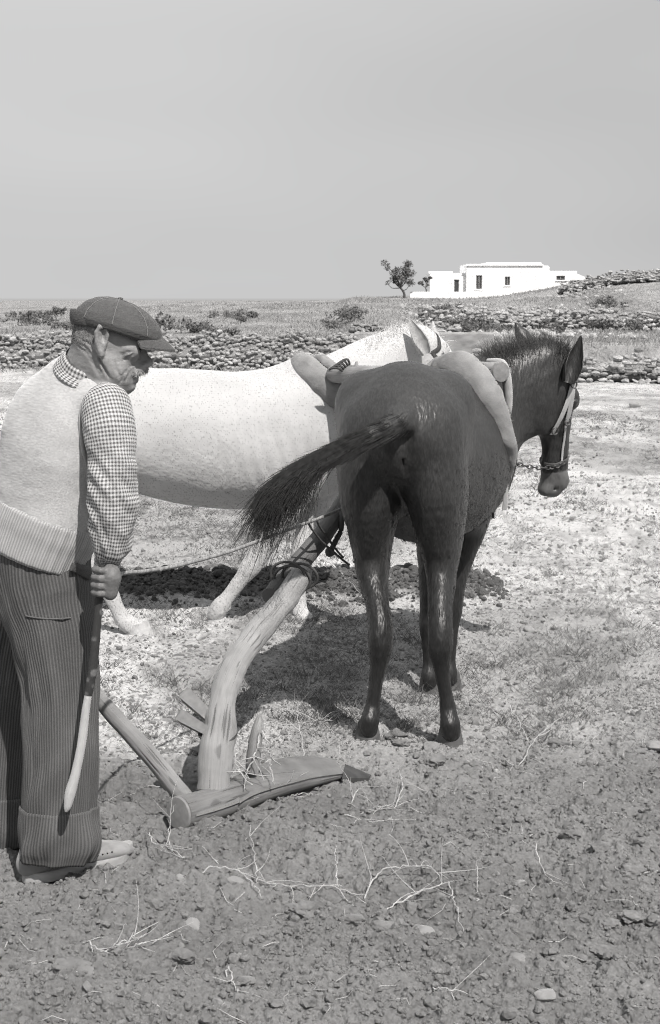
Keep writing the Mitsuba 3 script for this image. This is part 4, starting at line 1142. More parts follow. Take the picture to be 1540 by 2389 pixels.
k = thing('horse_collar', 'worn stuffed canvas collar on the withers of the white horse', 'horse collar')
pw_ = [at(700, 905, 7.98), at(690, 866, 7.86), at(704, 858, 7.73), at(742, 884, 7.64), at(780, 920, 7.61), at(818, 956, 7.62), at(850, 1010, 7.66)]
part(k, 'roll', stuffed(pw_, [.05, .070, .078, .078, .074, .06, .05], 5), 'canvas', smooth=True)
pw2 = [q_ + np.array([.088, -.02, .036]) for q_ in pw_]
part(k, 'forward_roll', stuffed(pw2, [.03, .036, .038, .036, .034, .03, .025], 7), 'canvas', smooth=True)
c3 = spline(np.array(pw_), 60)[10:40]
part(k, 'stitching', strands(np.repeat(c3[:, None], 2, 1) + np.array([[.060, -.045, .045], [.078, -.03, .035]]), .003, 4), 'leather_dark')
k = thing('yoke', 'wooden yoke pole lying across the necks of both animals', 'yoke')
A, B = at(782, 872, 7.55), at(1166, 868, 6.30)
C = spline(np.array([A, A * .65 + B * .35 + [0, 0, -.01], A * .3 + B * .7, B]), 40)
v, f, uv = tube(C, np.linspace(.046, .043, 40), side=(0, 0, 1), sides=22, caps=False, disp=lambda V, uv: 0.007 * (meshkit.fbm(V * 12, 2, 3) - 0.5))
part(k, 'pole', (v, f), 'wood_pale', smooth=True, uv=uv)
d = nrm(C[-1] - C[-2]); ua = nrm(np.cross(d, [0, 0, 1])); ub = np.cross(ua, d); g = np.linspace(0, 2 * np.pi, 23)[:-1]
ring = lambda r_, o: C[-1] + d * o + (np.cos(g)[:, None] * ua + np.sin(g)[:, None] * ub) * r_
V = np.vstack([ring(.0425, -.002), ring(.040, .012), ring(.020, .015), (C[-1] + d * .016)[None]]); j = np.arange(22); j2 = (j + 1) % 22
part(k, 'end_cap', (V, np.vstack([quads(np.stack([j, j2, j2 + 22, j + 22], 1)), quads(np.stack([j + 22, j2 + 22, j2 + 44, j + 44], 1)), np.stack([j + 44, j2 + 44, j * 0 + 66], 1)])), 'wood_end', smooth=30)
part(k, 'end_cap', (ICO1[0] * [.045, .03, .045] + A, ICO1[1]), 'wood_end', smooth=True)
lp = [A * .86 + B * .14 + np.array([math.cos(a) * .012 * 0 + .03 * math.sin(a) * .3, -.05 * math.cos(a), .052 * math.sin(a)]) for a in np.linspace(0, 2 * np.pi, 22)]
part(k, 'rope_loop', tube(np.array(lp), .008, sides=7)[:2], 'rope', smooth=True)
part(k, 'tie', tube(spline(np.array([A * .9 + B * .1 + [0, -.05, .02], A * .88 + B * .12 + [.02, -.06, -.08], A * .84 + B * .16 + [.05, -.06, -.16]]), 10), .007, sides=6)[:2], 'rope', smooth=True)
for q_ in range(5):
    o = np.array([at(768 + 5 * q_, 862 - 3 * q_, 7.40), at(782 + 7 * q_, 858 - 5 * q_, 7.38), at(800 + 4 * q_, 866 - 4 * q_, 7.40)])
    part(k, 'frayed_cord', tube(spline(o, 8), .006, sides=5)[:2], 'rope_dark', smooth=True)


def strap(pts, w, th, side, n=26):
    return tube(spline(np.array(pts), n), w, th, side=side, sides=10)[:2]


P, L, D, S, n_ = fr
k = thing('bridle', 'pale leather bridle with chain bit on the head of the dark mule', 'bridle')
out_ = S * .012
part(k, 'cheek_strap', strap([hq(-.02, .04, .10), hq(.02, .08, .158) , hq(.10, .07, .185), hq(.22, .045, .195), hq(.34, .03, .180), hq(.44, .02, .150)], .013, .003, D), 'leather_pale', smooth=True)
part(k, 'cheek_strap', strap([hq(.14, .06, .188), hq(.26, .0, .200), hq(.38, -.05, .180), hq(.46, -.08, .150), hq(.52, -.10, .12)], .013, .003, D), 'leather_pale', smooth=True)
part(k, 'cheek_strap', strap([hq(.44, .02, .140), hq(.56, .02, .118), hq(.68, .01, .100), hq(.76, 0, .100)], .006, .003, D), 'leather_pale', smooth=True)
part(k, 'brow_band', strap([hq(.155, .055, .190), hq(.15, .12, .150), hq(.145, .165, .08), hq(.145, .175, 0), hq(.15, .165, -.08), hq(.16, .09, -.17)], .014, .004, L), 'leather_pale', smooth=True)
part(k, 'nose_band', strap([hq(.78, -.10, .02), hq(.78, -.06, .09), hq(.77, .0, .103), hq(.76, .07, .085), hq(.75, .125, .0), hq(.76, .07, -.085), hq(.78, -.06, -.09), hq(.78, -.10, -.02)], .011, .004, L), 'leather_dark', smooth=True)
for (l_, d_, s_) in ((.44, .02, .158), (.49, -.09, .148), (.155, .06, .196)):
    a = np.linspace(0, 2 * np.pi, 17)
    part(k, 'buckle', tube(hq(l_, d_, s_) + (np.cos(a)[:, None] * L * .016 + np.sin(a)[:, None] * D * .016), .0035, sides=6, caps=False)[:2], 'iron', smooth=True)


def chain(A, B, sag, links, rad=.011, wire=.0028):
    t = np.linspace(0, 1, links + 1); C = A * (1 - t)[:, None] + B * t[:, None] - np.array([0, 0, 1]) * (sag * 4 * t * (1 - t))[:, None]
    out = []
    for i in range(links):
        d = C[i + 1] - C[i]; a = np.linspace(0, 2 * np.pi, 15); h = nrm(d); s = nrm(np.cross(h, [0.3, .5, .8])) if i % 2 else nrm(np.cross(np.cross(h, [0.3, .5, .8]), h))
        out.append(tube((C[i] + C[i + 1]) / 2 + np.cos(a)[:, None] * h * np.linalg.norm(d) * .68 + np.sin(a)[:, None] * s * rad * .75, wire, sides=5, caps=False)[:2])
    return cat(out)


part(k, 'bit_chain', chain(at(1186, 1075, 6.40), hq(.79, -.09, .075), .012, 9), 'iron', smooth=True)
part(k, 'curb_chain', chain(hq(.79, -.09, .075), hq(.76, .02, .11), .008, 5, .012), 'iron', smooth=True)

k = thing('halter', 'dark strap halter behind the ears of the white horse', 'halter')
part(k, 'crown_strap', strap([hw(.06, -.16, .06), hw(.08, -.05, .16), hw(.07, .06, .165), hw(.03, .11, .10), hw(.0, .12, 0)], .013, .004, fw[1]), 'leather_dark', smooth=True)
part(k, 'brow_band', strap([hw(.14, .05, .18), hw(.15, .13, .13), hw(.15, .17, 0), hw(.15, .13, -.13)], .013, .004, fw[1]), 'leather_pale', smooth=True)
part(k, 'cheek_strap', strap([hw(.08, -.03, .165), hw(.25, -.02, .185), hw(.45, -.03, .14)], .011, .004, fw[2]), 'leather_dark', smooth=True)
#@@PART4

# ------------------------------------------------------------------ the wooden plough
def project(V):
    V = np.asarray(V, float); c, s = math.cos(PITCH), math.sin(PITCH)
    z = V[:, 2] - CAMZ; d = V[:, 1] * c - z * s; up = V[:, 1] * s + z * c
    return 770 + FOCAL * V[:, 0] / d, 1194.5 - FOCAL * up / d, d


def on_surface(V, pts, lift=0.0):
    """The nearest visible vertices of V in the directions pts (u, v): for laying seams and straps on a surface."""
    U, W, D = project(V); out = []
    for u, v in pts:
        e = np.hypot(U - u, W - v); near = np.nonzero(e < max(7.0, e.min() * 1.5))[0]
        near = near[D[near] < D[near].min() + 0.02]; i = near[np.argmin(e[near])]
        p = at(u, v, V[i, 1]); out.append(p * (1 - lift) + np.array([0, 0, CAMZ]) * lift)
    return np.array(out)


def pole(rows, seed, n=60, sides=20, amp=0.10, flat_=1.0, caps=True):
    R_ = spline(np.array([[*at(u, v, Y), r_] for u, v, Y, r_ in rows]), n)
    return tube(R_[:, :3], R_[:, 3], R_[:, 3] * flat_, side=(0.3, -0.9, 0.3), sides=sides, caps=caps, disp=lambda V, uv: R_[:, 3:4] * amp * 2 * (meshkit.fbm(V * 13 + seed, 3, seed) - 0.5))


def wpart(k, name, tb, m_, **kw):
    return part(k, name, tb[:2], m_, smooth=55 if kw.pop('hard', False) else True, uv=tb[2], **kw)


PL = thing('wooden_plough', 'old wooden ard plough with a curved beam standing in the soil beside the farmer', 'plough')
BEAM = [(497, 1845, 4.66, .050), (503, 1765, 4.71, .053), (512, 1690, 4.78, .051), (521, 1625, 4.87, .046), (547, 1553, 4.99, .044), (590, 1490, 5.14, .043), (640, 1430, 5.30, .043), (684, 1372, 5.45, .042), (708, 1328, 5.56, .036)]
wpart(PL, 'beam', pole(BEAM, 1, 90, 32, .20), 'wood_pale')
POLE = [(633, 1393, 5.45, .037), (690, 1322, 5.63, .038), (742, 1262, 5.76, .037), (788, 1196, 5.98, .036), (836, 1120, 6.20, .035), (905, 1000, 6.55, .033), (962, 876, 6.86, .032)]
wpart(PL, 'draught_pole', pole(POLE, 2, 70, 20, .10), 'wood_dark')
SOLE = [(418, 1898, 4.53, .054), (445, 1891, 4.565, .053), (520, 1868, 4.65, .050), (620, 1838, 4.77, .042), (720, 1818, 4.88, .028), (802, 1806, 4.98, .014)]
wpart(PL, 'sole', pole(SOLE, 3, 60, 24, .08), 'wood_grey')
e0, e1 = at(418, 1898, 4.53), at(445, 1891, 4.565)
d = nrm(e0 - e1); ua = nrm(np.cross(d, [0, 0, 1])); ub = np.cross(ua, d); g = np.linspace(0, 2 * np.pi, 25)[:-1]
V = np.vstack([e0 + d * o + (np.cos(g)[:, None] * ua + np.sin(g)[:, None] * ub) * r_ for r_, o in ((.054, .0), (.050, .006), (.028, .009))] + [(e0 + d * .009)[None]])
j = np.arange(24); j2 = (j + 1) % 24
part(PL, 'end_grain', (V, np.vstack([quads(np.stack([j2, j, j + 24, j2 + 24], 1)), quads(np.stack([j2 + 24, j + 24, j + 48, j2 + 48], 1)), np.stack([j2 + 48, j + 48, j * 0 + 72], 1)])), 'wood_end', smooth=30)


def ruled(lo, hi, n=40, m=8, th=.012, bow=.012):
    A, B = spline(np.array([at(*p) for p in lo]), n), spline(np.array([at(*p) for p in hi]), n)
    t = np.linspace(0, 1, m)[None, :, None]
    S0 = A[:, None] * (1 - t) + B[:, None] * t + np.array([0, -.3, .9]) * (bow * 4 * t * (1 - t))
    nn_ = np.cross(np.gradient(S0, axis=0), np.gradient(S0, axis=1)); nn_ = nrm(nn_ * np.sign(nn_[..., 2:3]))
    V = np.stack([S0, S0 - nn_ * th]); k_ = n * m
    i, j = np.meshgrid(np.arange(n - 1), np.arange(m - 1), indexing='ij')
    q = np.stack([i * m + j, (i + 1) * m + j, (i + 1) * m + j + 1, i * m + j + 1], -1).reshape(-1, 4)
    qs = [q, q[:, ::-1] + k_]
    b = np.concatenate([np.arange(n) * m, (n - 1) * m + np.arange(1, m), (np.arange(n - 1)[::-1]) * m + m - 1, np.arange(1, m - 1)[::-1]])
    b2 = np.roll(b, -1); qs.append(np.stack([b2, b, b + k_, b2 + k_], 1))
    return V.reshape(-1, 3), quads(np.vstack(qs))


part(PL, 'share_plate', ruled([(560, 1874, 4.62), (600, 1852, 4.68), (650, 1836, 4.745), (700, 1822, 4.81), (800, 1805, 4.95)], [(545, 1815, 4.73), (580, 1795, 4.80), (620, 1780, 4.87), (690, 1764, 4.98), (776, 1770, 5.06)], th=.014), 'iron_dusty', smooth=40)
part(PL, 'share_plate', ruled([(458, 1905, 4.505), (500, 1893, 4.555), (560, 1872, 4.625)], [(440, 1868, 4.60), (490, 1840, 4.66), (550, 1810, 4.74)], 16, 6, .018, .024), 'wood_grey', smooth=40)
pt = [at(798, 1816, 4.90), at(805, 1782, 5.03), at(866, 1808, 5.06), at(858, 1815, 5.03), at(800, 1822, 4.92), at(812, 1796, 5.0)]
m = m3.Manifold.hull_points([list(p) for p in pt] + [list(p - np.array([0, 0, .014])) for p in pt])
part(PL, 'iron_point', m, 'iron')
for (a, b_, w_) in (((434, 1622, 4.86), (500, 1684, 4.80), .022), ((424, 1672, 4.80), (492, 1712, 4.74), .020)):
    A, B = at(*a), at(*b_); d = nrm(B - A); s_ = nrm(np.cross(d, [0.2, -1, .3])); o_ = np.cross(d, s_)
    h = m3.Manifold.hull_points([list(p + s_ * x * w_ * f1 + o_ * y * .026) for p, f1 in ((A, 1.0), (B, .7)) for x in (-1, 1) for y in (-1, 1)] + [list(A - d * .008 + s_ * x * w_ * .8 + o_ * y * .020) for x in (-1, 1) for y in (-1, 1)])
    part(PL, 'wedge', h, 'wood_end')
wpart(PL, 'peg', pole([(588, 1800, 4.75, .027), (594, 1745, 4.75, .029), (601, 1700, 4.76, .025), (607, 1670, 4.78, .011), (608, 1664, 4.78, .003)], 5, 30, 16, .10, .75), 'wood_pale')
STILT = [(448, 1884, 4.64, .030), (425, 1856, 4.64, .030), (340, 1752, 4.62, .028), (250, 1652, 4.60, .025), (160, 1550, 4.55, .023), (118, 1500, 4.53, .022)]
wpart(PL, 'stilt', pole(STILT, 6, 60, 18, .10), 'wood_pale')
j0 = at(688, 1352, 5.50)
for q_, (o, rr_) in enumerate((((672, 1344), .066), ((682, 1352), .067), ((700, 1344), .064))):
    c = at(o[0], o[1], 5.49); ax = nrm(at(742, 1262, 5.76) - at(640, 1430, 5.32)); ua = nrm(np.cross(ax, [0, 0, 1])); ub = np.cross(ua, ax)
    a = np.linspace(0, 2 * np.pi, 40)
    part(PL, 'lashing', tube(c + np.cos(a)[:, None] * ua * rr_ * 1.0 + np.sin(a)[:, None] * ub * .055 + ax * (.008 * np.sin(a + q_))[:, None], .0052, sides=7, caps=False)[:2], 'rope_dark', smooth=True)
c = at(508, 1712, 4.755); a = np.linspace(0, 2 * np.pi, 40)
part(PL, 'iron_band', tube(c + np.c_[np.cos(a) * .054, np.sin(a) * .056, .012 * np.sin(a)], .004, .009, side=(0, 0, 1), sides=8, caps=False)[:2], 'iron', smooth=True)
part(PL, 'tether', tube(spline(np.array([at(788, 1182, 5.93), at(798, 1205, 5.88), at(796, 1235, 5.87), at(783, 1262, 5.86), at(771, 1288, 5.86)]), 30), np.linspace(.009, .011, 30), sides=8)[:2], 'rope_dark', smooth=True)
part(PL, 'tether_knot', (rock(77, ICO2, .4, 1.0)[0] * .020 + at(770, 1288, 5.86), ICO2[1]), 'rope_dark', smooth=True)
for pts in ([(716, 1160, 5.50), (716, 1205, 5.50), (738, 1248, 5.55), (775, 1285, 5.68), (815, 1318, 5.8)], [(735, 1160, 5.55), (738, 1205, 5.55), (765, 1255, 5.66), (800, 1300, 5.8)]):
    part(PL, 'cord', tube(spline(np.array([at(*p) for p in pts]), 30), .0045, sides=6)[:2], 'rope_dark', smooth=True)


def loose(pts, r0, lab, seed, forks=3):
    r = np.random.default_rng(seed); k = thing('dry_root', lab, 'root')
    C = spline(np.array([at(*p) for p in pts]), 24); C = C + r.normal(0, .002, C.shape); out = [tube(C, np.linspace(r0, r0 * .5, 24), sides=5)[:2]]
    for _ in range(forks):
        i = r.integers(3, 20); d = nrm(r.normal(size=3) * [1, .4, .6] + [0, -.2, -.6]) * r.uniform(.03, .08)
        out.append(tube(np.array([C[i], C[i] + d * .5 + r.normal(0, .004, 3), C[i] + d]), [r0 * .6, r0 * .5, r0 * .3], sides=4)[:2])
    put(k, cat(out), 'twig')


loose([(606, 1715, 4.73), (596, 1760, 4.71), (576, 1800, 4.69), (570, 1840, 4.64)], .003, 'dry root hanging over the left side of the plough peg', 1, 5)
loose([(612, 1705, 4.73), (628, 1750, 4.72), (632, 1790, 4.72), (640, 1830, 4.70)], .003, 'dry root hanging over the right side of the plough peg', 2, 5)
loose([(560, 1740, 4.69), (548, 1770, 4.67), (560, 1800, 4.66), (590, 1830, 4.64)], .0026, 'thin root caught between beam and peg of the plough', 3, 6)

k = thing('rein_rope', 'thin rope running from the hand of the farmer up to the mule', 'rope')
C = spline(np.array([at(262, 1352, 4.03), at(280, 1340, 4.08), at(330, 1334, 4.2), at(430, 1316, 4.5), at(560, 1278, 4.9), at(680, 1233, 5.3), at(760, 1203, 5.65), at(800, 1186, 5.85)]), 90)
t_ = tube(C, .0062, sides=8); part(k, 'line', t_[:2], 'rope', smooth=True, uv=t_[2])
part(k, 'knot', (rock(78, ICO2, .4, 1.0)[0] * .010 + C[14], ICO2[1]), 'rope', smooth=True)

# ------------------------------------------------------------------ the farmer
MAN = thing('person', 'old farmer in flat cap, sleeveless pullover and checked shirt standing behind the plough', 'person')
FW, RT = nrm(np.array([.88, .47, 0])), nrm(np.array([.47, -.88, 0]))
HF, HR = nrm(np.array([.995, .09, 0])), nrm(np.array([.09, -.995, 0]))
YH = 4.15
def hd(u, v, lat=0.0): return at(u, v, YH) + HR * lat
HB = np.array([HF, HR, [0, 0, 1.0]])
F = Field((-.86, 3.90, .50), (-.34, 4.66, 1.68), 0.0036)
F.ell(hd(252, 774), [.090, .076, .086], HB, .02)
F.ell(hd(280, 836), [.056, .058, .074], HB, .03)
F.ell(hd(300, 800), [.040, .062, .046], HB, .02)
for s in (-1, 1):
    F.path([hd(250, 838, s * .056), hd(275, 868, s * .046), hd(296, 897, s * .014)], [.020, .020, .018], .02)
    F.ell(hd(308, 818, s * .046), [.024, .022, .018], HB, .02)
    F.path([hd(319, 797, s * .046), hd(327, 797, s * .022), hd(327, 800, 0)], [.010, .012, .010], .012)
    F.ell(hd(324, 816, s * .033), [.013, .017, .012], HB, .010, cut=True)
    F.ell(hd(318, 816, s * .033), [.0125, .0125, .0115], HB, .003)
    F.cone(hd(322, 822, s * .042), hd(323, 822, s * .024), .004, .004, .004)
    F.ell(hd(341, 851, s * .013), [.013, .010, .009], HB, .006)
    F.ell(hd(343, 857, s * .009), [.006, .005, .005], HB, .003, cut=True)
    F.ell(hd(242, 790, s * .080), [.0165, .010, .041], np.array([nrm(HF + [0, 0, -.15]), nrm(HR - .35 * s * HF), [0, 0, 1.0]]), .008)     # ear
    F.path([hd(230, 774, s * .093), hd(238, 760, s * .095), hd(250, 763, s * .090), hd(255, 780, s * .084)], .0058, .004)
    F.path([hd(230, 774, s * .093), hd(231, 800, s * .090), hd(240, 824, s * .083)], [.0058, .0055, .0085], .004)
    F.ell(hd(245, 784, s * .094), [.008, .011, .020], HB, .005, cut=True)
    F.path([hd(238, 772, s * .090), hd(239, 796, s * .088)], .003, .003)
F.path([hd(326, 806), hd(335, 826), hd(346, 842)], [.006, .0085, .010], .008)
F.ell(hd(348, 845), [.011, .012, .010], HB, .006)
F.ell(hd(234, 842), [.047, .049, .056], HB, .02)
F.ell(hd(325, 838), [.018, .012, .024], HB, .010)
F.path([hd(238, 818), hd(254, 858), at(252, 888, 4.16)], [.060, .058, .056], .03)
F.path([hd(313, 895, .018), hd(314, 895, 0), hd(313, 895, -.018)], .005, .006, cut=True)
F.ell(hd(324, 862), [.018, .030, .015], HB, .014)
F.path([hd(300, 880, .028), hd(319, 875, .016), hd(327, 874, 0), hd(319, 875, -.016), hd(300, 880, -.028)], .0045, .006, cut=True)
F.path([hd(309, 886, .018), hd(315, 885, 0), hd(309, 886, -.018)], .0085, .006)
F.ell(hd(297, 900), [.019, .024, .017], HB, .012)
F.path([at(232, 795, 4.155), at(212, 850, 4.18), at(200, 905, 4.20)], [.058, .060, .075], .03)
F.path([hd(262, 850), at(246, 885, 4.16)], [.036, .045], .03)


def surf(u, v, side=1):
    """Where the near side of the head or neck lies in the direction (u, v)."""
    for lat in np.arange(.12, -.06, -.0015):
        p = hd(u, v, lat); i = np.round((p - F.lo) / F.h).astype(int)
        if (i >= 0).all() and (i < F.n).all() and F.F[tuple(i)] < 0:
            return p
    return hd(u, v, .05)


def crease(pts, r_, k_=.004):
    F.path([surf(u, v) for u, v in pts], np.linspace(r_ * .5, r_, len(pts)), k_, cut=True)


for pts in ([(180, 792), (200, 806), (222, 835), (240, 868)], [(184, 803), (203, 820), (222, 848), (234, 872)], [(190, 786), (212, 800), (232, 828), (250, 866)], [(236, 835), (248, 856), (258, 878)],
            [(333, 848), (318, 856), (304, 868), (296, 886)], [(322, 842), (304, 856), (290, 872), (286, 888)], [(313, 818), (300, 820), (288, 827)], [(314, 824), (302, 830), (292, 838)], [(270, 840), (276, 860), (284, 880)]):
    crease(pts, .0038)
# trunk and arms under the clothes, hands
F.loft([[*at(200, 900, 4.21), .12, .075], [*at(175, 960, 4.235), .165, .105], [*at(140, 1060, 4.255), .165, .115], [*at(110, 1160, 4.265), .155, .11], [*at(90, 1260, 4.27), .15, .10]], RT, .03, 24)
F.path([at(240, 940, 4.11), at(262, 1060, 4.045), at(264, 1165, 4.03), at(253, 1290, 4.06), at(250, 1325, 4.065)], [.055, .044, .040, .030, .025], .02)
F.path([at(180, 915, 4.38), at(178, 1060, 4.46), at(172, 1200, 4.50), at(140, 1400, 4.54), at(128, 1480, 4.54)], [.055, .044, .040, .030, .025], .02)


def grip(wrist, axis_pts, palm_side, rstick, right=True):
    """A fist closed round a stick: palm on one side, four unequal fingers round it, thumb across from the other."""
    A, B = axis_pts; ax = nrm(B - A); p = nrm(palm_side - (palm_side @ ax) * ax); o = np.cross(ax, p) * (1 if right else -1)
    mid = (A + B) / 2
    F.path([wrist, mid + p * (rstick + .017) - ax * .012, mid + p * (rstick + .016) + ax * .022], [.025, .024, .020], .012)
    F.path([mid + p * (rstick + .018) - ax * .030, mid + p * (rstick + .018) + ax * .032], [.018, .016], .010)
    for i, (rr_, full) in enumerate(((.0088, 4.2), (.0092, 4.5), (.0088, 4.4), (.0078, 4.0))):
        c = mid + ax * (-.030 + .0205 * i); R_ = rstick + rr_ * .85
        ts = np.linspace(.35, full, 9)
        F.path([c + (np.cos(t) * p + np.sin(t) * o) * (R_ + .007 * np.exp(-((t - 1.2) / .35) ** 2)) for t in ts], rr_ * np.linspace(1.08, .82, 9), .004)
    ts = np.linspace(.2, -2.3, 6)
    F.path([mid - ax * (.036 + .003 * i) + (np.cos(t) * p + np.sin(t) * o) * (rstick + .011) for i, t in enumerate(ts)], np.linspace(.012, .0085, 6), .005)


GO = [(237, 1336, 4.020), (234, 1375, 4.018)]
grip(at(250, 1325, 4.065), (at(*GO[0]), at(*GO[1])), nrm(np.array([.75, -.15, .1])), .011)
grip(at(128, 1482, 4.54), (at(140, 1530, 4.54), at(118, 1500, 4.53)), nrm(np.array([.3, .2, .9])), .022, False)
body = F.mesh(3); BV, BN = np.array(body.vertices), np.array(body.vertex_normals)
BV = BV + BN * (.0016 * (meshkit.fbm(BV * 60, 3, 5) - .5))[:, None]
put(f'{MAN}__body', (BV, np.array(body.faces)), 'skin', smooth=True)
for s in (-1, 1):
    part(MAN, 'eye', (ICO2[0] * .0065 + hd(325, 816, s * .033), ICO2[1]), 'eye', smooth=True)
# hair below the cap, moustache, brows
U, W, D = project(BV); lat_ = (BV - hd(252, 757)) @ HR
r = np.random.default_rng(61)
sel = np.nonzero((W > 748) & (W < 800) & (U < 230) & (np.abs(lat_) < .085) & (BV[:, 2] > 1.40) & ((W < 796 + 6 * np.sin(U * .3)) | (U < 190)) & (BV[:, 1] < 4.28))[0]
pk = r.choice(sel, 2600)
part(MAN, 'hair', hair_patch(BV[pk], BN[pk] * .16 + np.array([-.30, 0, -.9]), np.full(2600, .0065), 62, .0008, .2, 3, .12), 'grey_hair')
n = 1500; s_ = r.uniform(-1, 1, n); rt = np.array([hd(336 - 24 * abs(a) ** 1.6 + r.normal(0, 2.6), 858 + 9 * abs(a) + r.normal(0, 3.2), .034 * a) for a in s_])
part(MAN, 'moustache', cat([hair_patch(rt + HF * .004, np.c_[np.full(n, .15) - .7 * np.abs(s_), -s_ * .35, np.full(n, -.75)], np.full(n, .0105), 63, .0010, .4, 4, .22)]), 'moustache')

# the cap
cf = nrm(HF * .95 + np.array([0, 0, -.235])); cn = nrm(np.cross(HR, cf)); cn = cn if cn[2] > 0 else -cn
C0 = hd(271, 737)
PROF = np.array([(0, .046), (.30, .044), (.58, .036), (.82, .020), (.98, -.002), (1.03, -.022), (.97, -.037), (.86, -.042), (.80, -.042)])
def cap_pt(phi, s_, lift=0.0):
    rho, h = np.interp(s_, np.linspace(0, 1, 9), PROF[:, 0]), np.interp(s_, np.linspace(0, 1, 9), PROF[:, 1])
    fx = np.where(np.cos(phi) > 0, .129, .104); puff = 1 + .022 * np.abs(np.sin(4 * phi)) * np.clip(rho * 1.4, 0, 1) + .02 * (meshkit.fbm(np.stack([np.cos(phi) * 2, np.sin(phi) * 2, h * 20], -1), 2, 3) - .5)
    x, y = rho * np.cos(phi) * fx * puff + lift * np.cos(phi) * rho, rho * np.sin(phi) * .099 * puff + lift * np.sin(phi) * rho
    z = h + .010 * rho * rho * np.cos(phi) * 0 - .012 * np.clip(np.cos(phi), 0, 1) * rho + lift * (1 - .6 * rho)
    return C0 + x[..., None] * cf + y[..., None] * HR + z[..., None] * cn
PH, SSs = np.meshgrid(np.linspace(0, 2 * np.pi, 97), np.linspace(0, 1, 40), indexing='ij')
V = cap_pt(PH, SSs); i, j = np.meshgrid(np.arange(96), np.arange(39), indexing='ij')
q = np.stack([i * 40 + j, i * 40 + j + 1, (i + 1) * 40 + j + 1, (i + 1) * 40 + j], -1).reshape(-1, 4)
part(MAN, 'cap', (V.reshape(-1, 3), quads(q)), 'tweed', smooth=True)
for ph in np.arange(8) * math.pi / 4:
    ss_ = np.linspace(.02, .62, 26)
    part(f'{MAN}__cap', 'seam', tube(cap_pt(np.full(26, ph + .012), ss_, .0010), .0009, sides=5)[:2], 'stitch', smooth=True)
part(f'{MAN}__cap', 'button', (ICO1[0] * [.009, .009, .005] + cap_pt(np.array(0.), np.array(0.)), ICO1[1]), 'tweed', smooth=True)
a = np.linspace(0, 2 * np.pi, 60)
bc = np.array([hd(250, 748) + HF * .094 * math.cos(t) + HR * .082 * math.sin(t) + np.array([0, 0, -.012 * math.cos(t)]) for t in a])
part(f'{MAN}__cap', 'band', tube(bc, .020, .005, side=(0, 0, 1), sides=10, caps=False)[:2], 'tweed', smooth=True)
aa, tt_ = np.meshgrid(np.linspace(-1.02, 1.02, 41), np.linspace(0, 1, 12), indexing='ij')
inner = .088 * np.cos(aa), .080 * np.sin(aa)
ext = .080 * np.cos(aa) ** 1.0
x, y = inner[0] + tt_ * ext * (.25 + .75 * np.cos(aa) ** .5), inner[1] + tt_ * ext * .35 * np.sin(aa)
z = -tt_ * (.066 * np.cos(aa) ** .5) - .016 * (1 - np.cos(aa)) - .010 * tt_ ** 2
S0 = hd(260, 749) + x[..., None] * HF + y[..., None] * HR + z[..., None] * np.array([0, 0, 1.0])
V = np.stack([S0, S0 - np.array([0, 0, .006])]); n_, m_ = 41, 12; K = n_ * m_
i, j = np.meshgrid(np.arange(n_ - 1), np.arange(m_ - 1), indexing='ij'); q = np.stack([i * m_ + j, i * m_ + j + 1, (i + 1) * m_ + j + 1, (i + 1) * m_ + j], -1).reshape(-1, 4)
b = np.arange(n_ - 1); e = np.stack([b * m_ + m_ - 1, b * m_ + m_ - 1 + K, (b + 1) * m_ + m_ - 1 + K, (b + 1) * m_ + m_ - 1], 1)
part(f'{MAN}__cap', 'peak', (V.reshape(-1, 3), quads(np.vstack([q, q[:, ::-1] + K, e, e[:, ::-1]]))), 'tweed', smooth=40)

# knitted pullover without sleeves
F = Field((-1.05, 3.90, .80), (-.34, 4.66, 1.52), 0.0055)
def lo(u, v, Y, a_, b_): return [*at(u, v, Y), a_, b_]
F.loft([lo(98, 1222, 4.27, .170, .122), lo(106, 1195, 4.27, .198, .150), lo(118, 1130, 4.265, .200, .152), lo(135, 1050, 4.255, .205, .150), lo(157, 985, 4.245, .190, .140), lo(182, 930, 4.23, .150, .115), lo(200, 885, 4.21, .102, .086), lo(210, 858, 4.195, .080, .074)], RT, .03, 46)
F.path([at(206, 897, 4.20), at(240, 938, 4.13)], [.064, .066], .04)
F.path([at(196, 900, 4.23), at(186, 925, 4.32)], [.058, .055], .04)
F.ell(at(92, 985, 4.29), [.070, .11, .10], k=.06)                # rounded upper back
F.path([at(216, 838, 4.165), at(212, 868, 4.19)], [.062, .066], .02, cut=True)
vest = F.mesh(4); V, Nn = np.array(vest.vertices), np.array(vest.vertex_normals)
z_ = V[:, 2]; fold = np.exp(-((z_ - .99) / .07) ** 2)
V = V + Nn * (.010 * (meshkit.fbm(V * [9, 9, 12], 3, 7) - .5) + fold * .016 * (meshkit.noise(np.c_[V[:, 0] * 6, V[:, 1] * 6, (V[:, 2] + V[:, 0] * .35) * 24], 4) - .4))[:, None]
part(MAN, 'pullover', (V, np.array(vest.faces)), 'vest_knit', smooth=True)
VEST = V
R_ = spline(np.array([lo(113, 1180, 4.27, .192, .142), lo(109, 1192, 4.27, .206, .158), lo(101, 1213, 4.27, .206, .158), lo(89, 1243, 4.27, .200, .154), lo(78, 1271, 4.27, .198, .152), lo(72, 1287, 4.27, .194, .148), lo(71, 1290, 4.27, .184, .138)]), 26)
tb = tube(R_[:, :3], R_[:, 3], R_[:, 4], side=RT, sides=160, caps=False, disp=lambda V, uv: .005 * (meshkit.fbm(V * 12, 2, 3) - .5) + .0016 * np.cos(uv[..., 0] * 2 * math.pi * 128))
part(f'{MAN}__pullover', 'waistband', tb[:2], 'vest_rib', smooth=True, uv=tb[2])
